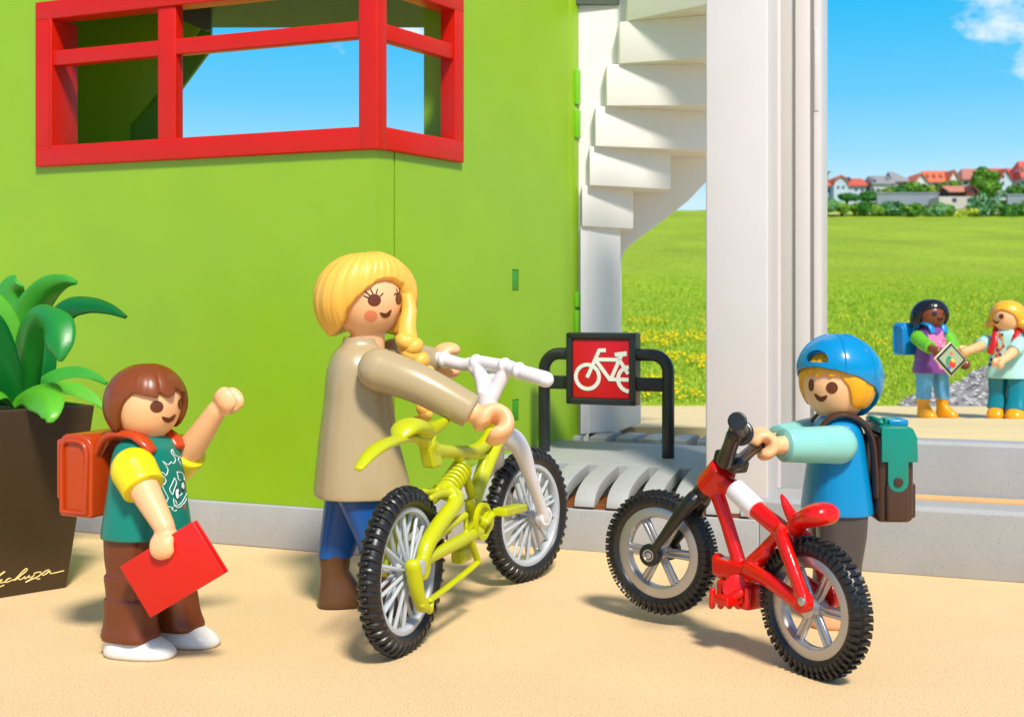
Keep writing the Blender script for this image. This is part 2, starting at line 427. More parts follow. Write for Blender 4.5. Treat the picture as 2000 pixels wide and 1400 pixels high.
# ================= green building =================
bd = thing('green_building', 'bright green school building with a red corner window and grey plinth', 'building', (-1.0, 7.6, 0))
C0 = V((-.80, 7.213, 0)); UL = V((-.929, .369, 0)).normalized(); NL = V((-.369, -.929, 0)).normalized()   # left wall runs left/back from the corner
UR = V((.555, .832, 0)).normalized(); NR = V((.832, -.555, 0)).normalized()
def onL(px, off=0): p = PP(px, 600, C0+NL*off, NL); return (p-C0).dot(UL)
def onR(px, off=0): p = PP(px, 600, C0+NR*off, NR); return (p-C0).dot(UR)
ZT = 4.3; th = .10
zb, zt2 = 2.385, 3.47
lw0 = onL(75); rw1 = onR(900)
def wallp(Uv, Nv, a, b_, z0, z1, t=th): 
    q = MB(); q.box(C0+Uv*(a+b_)/2+Z*(z0+z1)/2-Nv*t/2, (Uv, Nv, Z), (abs(b_-a)/2, t/2, (z1-z0)/2)); return q
b = MB(); eps = .075
e0 = 0.0
cut0 = lw0-.04
b.add(wallp(UL, NL, e0, 4.2, .262, zb+.05)); b.add(wallp(UL, NL, cut0, 4.2, zb+.05, ZT)); b.add(wallp(UL, NL, e0, cut0, zt2-.05, ZT))
obj('left_wall', b, M_green, bd, smooth=False, voxel=0)
eR = onR(771.5); rEnd = onR(1111)
b = MB(); b.add(wallp(UR, NR, eR, rEnd, .262, zb+.05)); b.add(wallp(UR, NR, rw1-.03, rEnd, zb+.05, ZT)); b.add(wallp(UR, NR, eR, rw1-.03, zt2-.05, ZT))
cuts = []; wcuts = []
for (x, y0, y1) in ((1007, 527, 567), (1007, 780, 821)):
    p = PP(x, (y0+y1)/2, C0, NR); Yp = p.y; q = MB(); q.box(p-NR*.012, (UR, NR, Z), (.040, .009, (y1-y0)/2*Yp/F)); cuts.append(q); q2_ = MB(); q2_.box(p, (UR, NR, Z), (.042, .022, (y1-y0)/2*Yp/F+.002)); wcuts.append(cutter(q2_))
wr_ = obj('right_wall', b, M_green, bd, smooth=False, cut=wcuts)
for q in cuts: obj('slot', q, mat('deep_green_plastic', rgb(72, 170, 40, .7), .35, .05), wr_, bevel=.006)
# bevelled corner strip between the walls
b = wallp(UR, NR, .002, onR(769), .262, zb+.05, .09)
obj('corner_strip', b, M_green, bd, smooth=False)
# end strip of right wall
b = MB(); r2 = onR(1131)
b.box(C0+UR*((rEnd+.006+r2)/2)+Z*(ZT+.3)/2-NR*.05, (UR, NR, Z), ((r2-rEnd-.006)/2, .05, (ZT-.3)/2)); es = obj('end_strip', b, M_green, bd, bevel=.008)
for (y0, y1) in ((137, 205), (215, 270), (570, 600), (606, 650)):
    b = MB(); p = PP(1126, (y0+y1)/2, C0, NR); b.rbox(p+NR*.005+UR*.0, (UR, NR, Z), (.035, .012, (y1-y0)/2*p.y/F), .005); obj('clip', b, mat('bright_green_clip', rgb(120, 200, 20, .9), .3, .03), es)
# plinth
b = MB(); b.box(C0+UL*(e0+2.1)+Z*.13-NL*.03, (UL, NL, Z), (2.1, .06, .13)); b.box(C0+UR*(eR+.9)+Z*.13-NR*.03, (UR, NR, Z), (.9, .06, .13)); b.prism([C0+UL*e0+NL*.03, C0+(UL*e0+UR*eR)/2+(NL+NR).normalized()*.03, C0+UR*eR+NR*.03, C0+UR*eR-NR*.06, C0+UL*e0-NL*.06], Z*.2585); obj('plinth', b, M_gran, bd, bevel=.01)
# ceiling slab and interior panels
zc_ = 3.71
cpoly = [C0+UL*4.2-NL*.11, V((-5, 9.85, 0)), V((.20, 9.85, 0)), V((.78, 9.30, 0)), V((.52, 8.75, 0)), C0+UR*.0-NL*.15]
cpoly = [C0+UL*4.2-NL*.12, C0-NL*.13-NR*.02, C0+UR*rEnd-NR*.12, V((.80, 9.15, 0)), V((.40, 9.9, 0)), V((-5, 9.9, 0))]
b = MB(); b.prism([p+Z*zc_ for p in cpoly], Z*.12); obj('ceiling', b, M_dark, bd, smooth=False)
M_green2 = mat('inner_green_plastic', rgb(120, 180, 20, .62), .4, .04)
b = MB(); Y1 = 9.3
b.prism([P(x, y, Y1) for x, y in ((-150, 620), (251, 620), (251, 243), (304, 180), (395, 45), (395, -150), (-150, -150))], V((0, .06, 0))); obj('inner_panel', b, M_green, bd, smooth=False)
b = MB()
b.prism([P(x, y, Y1+.12) for x, y in ((245, 620), (318, 620), (318, 230), (340, 192), (412, 95), (412, -150), (370, -150), (370, 60), (300, 176), (245, 240))], V((.0, .05, 0))); obj('inner_brace', b, M_green2, bd, smooth=False)
b = MB(); p = PP(840, 600, C0+UR*0, NR)
b.box(P(858, 150, 8.2)+V((0, 0, 0)), (V((.2, 1, 0)).normalized(), V((1, -.2, 0)).normalized(), Z), (.06, .09, 1.0)); obj('inner_return', b, M_green, bd, smooth=False)
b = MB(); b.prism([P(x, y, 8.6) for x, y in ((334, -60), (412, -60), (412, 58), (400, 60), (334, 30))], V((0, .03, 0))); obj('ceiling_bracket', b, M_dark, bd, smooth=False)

# red corner window
wf = thing('corner_window', 'glossy red corner window frame of bars without glass in the green wall', 'window', C0+Z*zb)
dp = .10; pr = .035     # depth inward, proud outward
def bar(mb, Uv, Nv, a, b_, z0, z1, dpt=dp, prd=pr, bev=.008):
    mb.rbox(C0+Uv*(a+b_)/2+Z*(z0+z1)/2+Nv*(prd-dpt)/2, (Uv, Nv, Z), (abs(b_-a)/2, (prd+dpt)/2, (z1-z0)/2), bev)
a0 = onL(100, pr); a1 = onL(68, pr)
b = MB(); bar(b, UL, NL, 0.0, a1, zb, zb+.135); bar(b, UL, NL, 0.0, a1, zt2-.12, zt2); bar(b, UL, NL, a0, a1, zb+.13, zt2-.118, dpt=.2); bar(b, UL, NL, a0+.002, a0+.03, zb+.11, zt2-.11, dpt=.22)
c1 = onR(892, pr); c2 = onR(907, pr)
bar(b, UR, NR, 0.0, c2, zb+.0015, zb+.137); bar(b, UR, NR, 0.0, c2, zt2-.122, zt2-.001); bar(b, UR, NR, c1-.01, c2, zb+.13, zt2-.118, dpt=.09)
pc = [C0+UL*.095+NL*pr, C0+(NL+NR).normalized()*.047, C0+UR*.062+NR*pr, C0+UR*.062-NR*.1, C0+UL*.1-NL*.1]
b.prism([p+Z*(zb-.001) for p in pc], Z*(zt2-zb+.002), .006)
obj('outer_frame', b, M_red, wf)
b = MB(); m0 = onL(305, pr); m1 = onL(340, pr); bar(b, UL, NL, m1, m0, zb+.13, zt2-.118, dpt=.06, prd=.022); obj('mullion', b, M_red, wf)
b = MB(); bar(b, UL, NL, .09, a0+.01, 3.045, 3.145, dpt=.05, prd=.018); obj('left_transom', b, M_red, wf)
b = MB(); bar(b, UR, NR, .055, c1, 3.035, 3.135, dpt=.05, prd=.018); obj('right_transom', b, M_red, wf)

# ================= winding stairs =================
M_stairw = mat('bright_white_plastic', rgb(246, 240, 232, .88), .42, .02, .03, 300)
sw = thing('winding_staircase', 'white winding staircase seen from underneath behind the green wall', 'staircase', P(1250, 845, 9.3))
b = MB()
def quad_block(tl, tr, bl, br, Yl, Yr, deep=.3):
    """front face from photo corners; depth varies left to right"""
    f = [P(*bl, Yl), P(*br, Yr), P(*tr, Yr), P(*tl, Yl)]
    zt_ = (f[2].z+f[3].z)/2; zb_ = (f[0].z+f[1].z)/2
    for i in (0, 1): f[i].z = zb_
    for i in (2, 3): f[i].z = zt_
    bk = [p+V((0, deep, 0)) for p in f]
    b.prism(f, V((0, deep, 0)))
Yl = 9.0
zs = [1.46-(y-600)*Yl/F for y in (-60, 42, 124, 205, 283, 359, 439, 850)]
lefts = [1225, 1210, 1185, 1163, 1152, 1137, 1134]; rights = [1420, 1420, 1420, 1420, 1310, 1237, 1212]
YR = [8.4, 8.75, 9.02, 9.35, 9.40, 9.42, 9.40]
for i in range(7):
    l = P(lefts[i], 600, Yl+.02*i); r_ = P(rights[i], 600, YR[i]); z1_, z0_ = zs[i], zs[i+1]-.001*i
    poly = [V((l.x, l.y, z0_)), V((r_.x, r_.y, z0_)), V((r_.x, r_.y+.6, z0_)), V((l.x, l.y+.75, z0_))]
    q = MB(); q.prism(poly, Z*(z1_-z0_+ (0 if i else .6)), .006); b.add(q)
obj('risers', b, M_stairw, sw)
b = MB()
pts = [(1222, 850), (1214, 640), (1214, 505), (1222, 488), (1245, 468), (1275, 446), (1310, 420), (1345, 392), (1378, 357), (1420, 300), (1500, 180), (1500, -250), (1150, -250), (1128, 300), (1128, 850)]
Y2 = 9.72
b.prism([P(x, y, Y2) for x, y in pts], V((0, .16, 0)), .008); obj('curved_string_wall', b, M_stairw, sw, ang=30)
b = MB(); b.prism([P(x, y, 9.17) for x, y in ((1127, 900), (1150, 900), (1152, 360), (1168, 283), (1182, 205), (1206, 124), (1232, 42), (1250, -60), (1250, -250), (1127, -250))], V((0, .5, 0))); obj('inner_wall', b, M_stairw, sw, smooth=False)
b = MB(); b.prism([P(x, y, 9.35) for x, y in ((1120, 845), (1205, 845), (1252, 825), (1252, 775), (1215, 760), (1120, 770))], V((0, .3, 0)), .01); obj('foot_block', b, M_stairw, sw)

# ================= white columns =================
cA = thing('white_column', 'broad smooth white column standing at the left end of the steps', 'column', uv(on_u(1440, .03), .2, .375))
b = MB(); sa, sb = on_u(1378, .03), on_u(1500, .03)
b.box(uv((sa+sb)/2, .03+.2, .26+2.1), (U, W, Z), ((sb-sa)/2, .20, 2.1)); obj('shaft', b, M_white, cA, bevel=.012)
b = MB(); b.box(uv(sb+.0, .43, .376+2.05)+U*.004, (U, W, Z), (.012, .035, 2.05)); obj('edge_rib', b, M_white, cA, bevel=.004)
cB = thing('grooved_column', 'narrow grooved white column behind the broad column, sky on its right', 'column', uv(on_u(1560, .6), .6, .687))
b = MB(); q0, q1, q2, q3 = [on_u(x, .60) for x in (1512, 1555, 1586, 1603)]
b.box(uv((q0+q3)/2, .80, 2.6), (U, W, Z), ((q3-q0)/2, .17, 1.92)); obj('shaft', b, M_white, cB, bevel=.006)
b = MB(); b.box(uv((q1+q2)/2-.01, .615, 2.6), (U, W, Z), ((q2-q1)/2-.003, .016, 1.915)); obj('raised_band', b, M_white, cB, bevel=.005)
b = MB(); b.box(uv((q2+q3)/2+.002, .612, 2.6), (U, W, Z), ((q3-q2)/2-.008, .016, 1.915))
b.box(uv((q2+q3)/2+.002, .602, 2.9), (U, W, Z), ((q3-q2)/2-.012, .012, .25)); obj('edge_band', b, M_white, cB, bevel=.005)
# ================= meadow, path, shrubs, far village =================
def sstep(a, b, x):
    t = np.clip((x-a)/(b-a), 0, 1); return t*t*(3-2*t)
def terr(x, y):
    x = np.asarray(x, float); y = np.asarray(y, float)
    z = 0.288+(y-14.5)*0.0899
    hi = 1.46+ (600-413)/F*150
    dz = sstep(24, 36, x)*0.85*sstep(90, 150, y)
    z = np.where(y < 150, z, 0)
    crest = 0.288+135.5*0.0899
    up = np.where(y < 150, sstep(24, 34, x), sstep(.165, .20, x/np.maximum(y, 1)))
    far = crest+ (y-150)*0.105*up - (y-150)*0.05*(1-up)
    z = np.where(y < 150, z, far)
    z = z + 0.85*sstep(60, 150, y)*(1-up)*np.clip((250-y)/100, 0, 1)
    z = z + 0.05*np.sin(x*0.7+y*0.31)*sstep(18, 40, y)
    return z
ys = np.concatenate([np.arange(14.45, 20, .3), np.arange(20, 60, 1.5), np.arange(60, 400, 6)])
xs = np.concatenate([np.arange(-260, -20, 15), np.arange(-20, 60, 1.0), np.arange(60, 400, 15)])
X, Y = np.meshgrid(xs, ys); Zt = terr(X, Y)
me = bpy.data.meshes.new('meadow_ground')
vs = np.stack([X.ravel(), Y.ravel(), Zt.ravel()], 1); nx = len(xs); ny = len(ys)
fs = [(j*nx+i, j*nx+i+1, (j+1)*nx+i+1, (j+1)*nx+i) for j in range(ny-1) for i in range(nx-1)]
me.from_pydata(vs.tolist(), [], fs); me.shade_smooth(); o = bpy.data.objects.new('meadow_ground', me); COL.objects.link(o)
def grass_mat(name, c1, c2, c3, sc):
    m = bpy.data.materials.new(name); m.use_nodes = True; nt = m.node_tree; N = nt.nodes; L = nt.links; b = N['Principled BSDF']
    b.inputs['Roughness'].default_value = .8; b.inputs['Specular IOR Level'].default_value = .15
    tc = N.new('ShaderNodeTexCoord'); out = None
    r = N.new('ShaderNodeValToRGB'); n = N.new('ShaderNodeTexNoise'); n.inputs['Scale'].default_value = sc; n.inputs['Detail'].default_value = 8; n.inputs['Roughness'].default_value = .75
    mp = N.new('ShaderNodeMapping'); mp.inputs['Scale'].default_value = (1, .45, 1); L.new(tc.outputs['Object'], mp.inputs[0]); L.new(mp.outputs[0], n.inputs['Vector'])
    r.color_ramp.elements[0].position = .36; r.color_ramp.elements[0].color = c1; r.color_ramp.elements[1].position = .64; r.color_ramp.elements[1].color = c3
    e = r.color_ramp.elements.new(.5); e.color = c2
    L.new(n.outputs['Fac'], r.inputs[0])
    n2 = N.new('ShaderNodeTexNoise'); n2.inputs['Scale'].default_value = .22; n2.inputs['Detail'].default_value = 4; L.new(mp.outputs[0], n2.inputs['Vector'])
    mr = N.new('ShaderNodeMapRange'); mr.inputs[1].default_value = .3; mr.inputs[2].default_value = .7; mr.inputs[3].default_value = .84; mr.inputs[4].default_value = 1.14; L.new(n2.outputs['Fac'], mr.inputs[0])
    mx = N.new('ShaderNodeMix'); mx.data_type = 'RGBA'; mx.blend_type = 'MULTIPLY'; mx.inputs[0].default_value = 1; L.new(r.outputs[0], mx.inputs[6]); L.new(mr.outputs[0], mx.inputs[7])
    L.new(mx.outputs[2], b.inputs['Base Color'])
    return m
GK = 0.64
M_meadow = grass_mat('meadow', rgb(136, 176, 22, GK), rgb(168, 200, 36, GK), rgb(206, 222, 84, GK), 6.5)
me.materials.append(M_meadow); setp(o, 'bright green meadow rising gently to the far village', kind='structure')

def stuff_mesh(name, verts, faces, m, label, matidx=None, mats=None):
    me = bpy.data.meshes.new(name); me.vertices.add(len(verts)); me.vertices.foreach_set('co', np.asarray(verts, np.float32).ravel())
    k = faces.shape[1]; me.loops.add(faces.size); me.loops.foreach_set('vertex_index', faces.ravel().astype(np.int32))
    me.polygons.add(len(faces)); me.polygons.foreach_set('loop_start', np.arange(0, faces.size, k, dtype=np.int32))
    try: me.polygons.foreach_set('loop_total', np.full(len(faces), k, dtype=np.int32))
    except Exception: pass
    for mm in (mats or [m]): me.materials.append(mm)
    if matidx is not None: me.polygons.foreach_set('material_index', matidx.astype(np.int32))
    me.update(calc_edges=True); o = bpy.data.objects.new(name, me); COL.objects.link(o); return o
# gravel path region test (photo measured): joins the terrace edge
def in_path(x, y):
    return (x > 4.45) & (y < 14.5+(x-4.45)*1.34+.12*np.sin(x*4)) & (y < 19.5+(x-8)*.15)
def scatter(n, regs):
    out = []
    for (a, b_, y0, y1, fr) in regs:   # wedge x/y from a to b
        k = int(n*fr); t = rng.random(k); y = y0*(y1/y0)**(t**0.8); r = a+(b_-a)*rng.random(k); out.append(np.stack([r*y, y], 1))
    return np.concatenate(out)
pts = scatter(150000, [(.05, .19, 14.5, 42, .3), (.22, .46, 14.5, 42, .70)])
keep = ~in_path(pts[:, 0], pts[:, 1]); pts = pts[keep]; n = len(pts)
gz = terr(pts[:, 0], pts[:, 1]); fade = np.clip((44-pts[:, 1])/14, .15, 1); h = (0.02+0.026*rng.random(n))*(0.8+pts[:, 1]/28)*fade; wd = h*0.14+.001; a = rng.random(n)*2*PI
lean = (rng.random((n, 2))-.5)*1.8*h[:, None]
v0 = np.stack([pts[:, 0]-np.cos(a)*wd, pts[:, 1]-np.sin(a)*wd, gz-.01], 1); v1 = np.stack([pts[:, 0]+np.cos(a)*wd, pts[:, 1]+np.sin(a)*wd, gz-.01], 1)
v2 = np.stack([pts[:, 0]+lean[:, 0], pts[:, 1]+lean[:, 1], gz+h], 1)
vv = np.stack([v0, v1, v2], 1).reshape(-1, 3); ff = np.arange(3*n).reshape(-1, 3)
gm = [mat('blade_green', rgb(160, 200, 44, .76), .6, .1, spec=.2), mat('blade_light', rgb(200, 222, 88, .78), .6, .1, spec=.2), mat('blade_dark', rgb(134, 182, 40, .78), .6, .1, spec=.2)]
o = stuff_mesh('grass', vv, ff, None, '', rng.choice(3, n, p=[.45, .35, .2]), gm); setp(o, 'short green grass blades of the meadow beyond the terrace', 'grass', kind='stuff')
# dandelions: small many-rayed yellow heads
fp = np.concatenate([scatter(2600, [(.06, .18, 14.7, 24, .62), (.24, .34, 15.5, 26, .07), (.34, .44, 20, 30, .02)])])
cl_ = np.array([noise.noise(V((x*0.9, y*0.5, 3))) for x, y in fp]); fp = fp[(cl_ > 0.02) & ~in_path(fp[:, 0], fp[:, 1])]
vv = []; ff = []
for x, y in fp:
    z = float(terr(x, y))+.07+.05*random.random(); r = .022+.022*random.random(); k = len(vv); vv.append((x, y, z+r*.5))
    for j in range(8):
        a_ = 2*PI*j/8; rr = r*(1 if j % 2 else .72); vv.append((x+rr*math.cos(a_), y+rr*math.sin(a_), z))
    for j in range(8): ff.append((k, k+1+j, k+1+(j+1) % 8))
    vv.append((x, y, z-r*.3)); 
    for j in range(8): ff.append((len(vv)-1, k+1+(j+1) % 8, k+1+j))
o = stuff_mesh('dandelion_flowers', vv, np.array(ff), mat('dandelion_yellow', rgb(252, 222, 10, .85), .6, .08, spec=.2), ''); setp(o, 'yellow dandelion flowers dotted through the meadow grass', 'flowers', kind='stuff')
# gravel path as a sheet with real stones
gx, gy = np.meshgrid(np.arange(3.4, 16, .12), np.arange(14.46, 22, .12)); keep = in_path(gx, gy)
vid = {}; vs = []; fs = []
def vidx(i, j):
    if (i, j) not in vid: x = 3.4+.12*i; y = 14.46+.12*j; vid[(i, j)] = len(vs); vs.append((x, y, float(terr(x, y))+.012))
    return vid[(i, j)]
for j in range(gx.shape[0]-1):
    for i in range(gx.shape[1]-1):
        if keep[j, i]: fs.append((vidx(i, j), vidx(i+1, j), vidx(i+1, j+1), vidx(i, j+1)))
me = bpy.data.meshes.new('gravel_path'); me.from_pydata(vs, [], fs); o = bpy.data.objects.new('gravel_path', me); COL.objects.link(o)
me.materials.append(mat('gravel', rgb(176, 172, 168, .6), .8, .1, .5, 25, speck=rgb(110, 104, 100), speck_scale=9, speck_thr=.5)); setp(o, 'grey gravel path curving through the meadow edge', kind='structure')
k = 9000; sx = rng.random(k)*10+3.4; sy = 14.5+rng.random(k)*6; kp = in_path(sx, sy); sx = sx[kp]; sy = sy[kp]; vv = []; ff = []
for x, y in zip(sx, sy):
    z = float(terr(x, y))+.012; r = .015+.03*random.random(); k0 = len(vv); a_ = random.random()*3
    vv += [(x+r*math.cos(a_+q*PI/2), y+r*math.sin(a_+q*PI/2)*.8, z) for q in range(4)]+[(x, y, z+r*.7)]
    ff += [(k0+q, k0+(q+1) % 4, k0+4) for q in range(4)]
mi = rng.integers(0, 3, len(ff)//4).repeat(4)
o = stuff_mesh('gravel', vv, np.array(ff), None, '', mi, [mat('stone_grey', rgb(180, 176, 172, .6), .8, .1), mat('stone_dark', rgb(110, 106, 104, .6), .8, .1), mat('stone_light', rgb(220, 216, 210, .7), .8, .1)]); setp(o, 'loose grey gravel stones on the path', 'gravel', kind='stuff')

# ---- foliage ----
LEAFM = {}
def leafm(i):
    c = [(90, 150, 50), (130, 180, 70), (64, 128, 64), (150, 190, 80), (130, 184, 130), (200, 206, 80)][i]
    return mat('foliage_%s' % ['green', 'fresh', 'deep', 'light', 'silver', 'yellowish'][i], rgb(*c, .75), .7, .2, spec=.2)
def crown(c, rx, ry, rz, n, size, m1, m2, name, parent=None, lobes=5, seed=0):
    rs = random.Random(seed); vv = []; ff = []; mi = []
    lb = [(V((c.x+rs.uniform(-.6, .6)*rx, c.y+rs.uniform(-.4, .4)*ry, c.z+rs.uniform(-.35, .5)*rz)), rs.uniform(.45, .7)) for _ in range(lobes)]+[(V(c), .75)]
    for i in range(n):
        lc, k = rs.choice(lb); d = V((rs.gauss(0, 1), rs.gauss(0, 1), rs.gauss(0, 1))).normalized(); rr = rs.uniform(.6, 1.0)**.5
        p = V((lc.x+d.x*rx*k*rr, lc.y+d.y*ry*k*rr, lc.z+d.z*rz*k*rr))
        nrm = (d+V((rs.gauss(0, .5), rs.gauss(0, .5), rs.gauss(0, .5)))).normalized(); u = nrm.orthogonal().normalized(); u = Matrix.Rotation(rs.random()*6, 3, nrm)@u; w_ = nrm.cross(u); s_ = size*rs.uniform(.6, 1.3)
        k0 = len(vv); vv += [p+u*s_, p+w_*s_*.6, p-u*s_, p-w_*s_*.6]; ff.append((k0, k0+1, k0+2, k0+3)); mi.append(0 if rs.random() < .6 else 1)
    base = wloc(parent) if parent else V((0, 0, 0))
    vv = [tuple(V(p)-base) for p in vv]
    o = stuff_mesh(name, vv, np.array(ff), None, '', np.array(mi), [m1, m2]); o.parent = parent; return o
def pxbox(x0, x1, y0, y1, Y):
    a = P(x0, y1, Y); b_ = P(x1, y0, Y); return a, b_
def shrub(x0, x1, y0, y1, Y, m1, m2, label, group, seed):
    a, b_ = pxbox(x0, x1, y0, y1, Y); c = (a+b_)/2; rx = (b_.x-a.x)/2; rz = (b_.z-a.z)/2
    t_ = thing('shrub', label, 'shrub', (c.x, Y, a.z), group)
    crown(c-Z*rz*.12, rx*1.25, rx*.9, rz*1.35, int(800+rx*260), .24, leafm(m1), leafm(m2), 'foliage', t_, 5, seed)
    s_ = MB(); 
    for q in range(4): s_.tube([V((c.x, Y+.6, a.z-.8)), V((c.x+(q-1.5)*rx*.15, Y+.6, c.z-rz*.3)), V((c.x+(q-1.5)*rx*.3, Y+.6+.1*q, c.z+rz*.3))], [.10, .07, .03], 6)
    obj('stem', s_, mat('bark', rgb(92, 70, 48, .6), .8, .2), t_)
def tree(x0, x1, y0, y1, yb, Y, m1, m2, label, seed):
    a, b_ = pxbox(x0, x1, y0, y1, Y); c = (a+b_)/2; rx = (b_.x-a.x)/2; rz = (b_.z-a.z)/2; gz_ = P(0, yb, Y).z
    t_ = thing('tree', label, 'tree', (c.x, Y, gz_), 'trees among the far houses')
    crown(c, rx, rx*.8, rz, int(900+rx*260), .26, leafm(m1), leafm(m2), 'crown', t_, 8, seed)
    s_ = MB(); s_.tube([V((c.x, Y, gz_-1)), V((c.x+.1, Y, (gz_+c.z)/2)), V((c.x, Y, c.z+rz*.4))], [.3, .22, .08], 8)
    for q in range(4): s_.tube([V((c.x, Y, c.z-rz*.4)), V((c.x+(q-1.5)*rx*.4, Y+(q % 2-.5), c.z+rz*.3))], [.12, .04], 6)
    obj('trunk', s_, mat('bark', rgb(92, 70, 48, .6), .8, .2), t_)
Gs = 'shrubs along the far edge of the meadow'
for i, (x0, x1, y0, y1, m1, m2, lb) in enumerate((
    (1598, 1634, 391, 414, 4, 1, 'grey green rounded shrub beside the grooved column at the meadow edge'),
    (1632, 1662, 400, 414, 1, 3, 'low light green shrub, second from the left along the meadow edge'),
    (1660, 1684, 398, 415, 1, 0, 'mid green shrub between a low pale one and a dark upright one'),
    (1680, 1701, 394, 417, 2, 0, 'dark upright shrub at the meadow edge below the grey roofed house'),
    (1702, 1728, 402, 416, 3, 1, 'small yellowish green shrub right of the dark upright shrub'),
    (1726, 1764, 394, 421, 2, 4, 'broad dark green shrub below the left half of the long garden wall'),
    (1764, 1792, 400, 418, 0, 1, 'green shrub below the middle of the long garden wall'),
    (1776, 1796, 403, 422, 4, 1, 'small silver green shrub standing forward at the meadow edge'),
    (1794, 1812, 402, 419, 1, 0, 'little mid green shrub left of the round silver green shrub'),
    (1811, 1855, 397, 425, 4, 1, 'round silver green shrub below the wall end left of the barn'),
    (1855, 1900, 411, 427, 5, 3, 'low yellow flowering shrub in front of the brown barn'),
    (1897, 1968, 384, 428, 4, 2, 'largest shrub of the meadow edge, bushy and blue green, right of the barn'),
    (1962, 1990, 402, 427, 0, 2, 'dark green shrub right of the largest blue green shrub'),
    (1984, 2030, 393, 428, 0, 1, 'green shrub at the right picture edge of the meadow'))):
    shrub(x0, x1, y0, y1, 150+(i % 3)*1.5, m1, m2, lb, Gs, 20+i)
for i, (x0, x1, y0, y1, m1, m2, lb) in enumerate((
    (1637, 1676, 377, 391, 2, 0, 'clipped dark hedge shrub before the white gambrel house'),
    (1681, 1714, 376, 391, 2, 0, 'dark shrub at the left end of the long garden wall'),
    (1710, 1740, 368, 386, 0, 5, 'green shrub below the left grey roofed house'),
    (1732, 1764, 364, 382, 2, 0, 'dark blue green shrub below the taller grey roof'),
    (1764, 1806, 358, 382, 0, 1, 'high bushy green shrub above the garden wall'),
    (1800, 1832, 362, 382, 1, 5, 'yellowish green shrub above the right part of the garden wall'),
    (1962, 2020, 361, 388, 0, 2, 'wide green shrub below the gabled house at the right picture edge'))):
    shrub(x0, x1, y0, y1, 176, m1, m2, lb, 'garden shrubs between the far houses', 50+i)
tree(1897, 1956, 325, 372, 392, 182, 0, 1, 'tallest broad green tree right of the brown barn', 71)
tree(1908, 1962, 352, 388, 396, 178, 1, 0, 'lower light green tree in front of the tallest tree', 72)
tree(1852, 1876, 350, 374, 388, 184, 1, 3, 'small light green tree beside the orange roofed house with dormers', 73)
tree(1834, 1856, 358, 384, 390, 182, 0, 1, 'slender green tree left of the brown barn', 74)

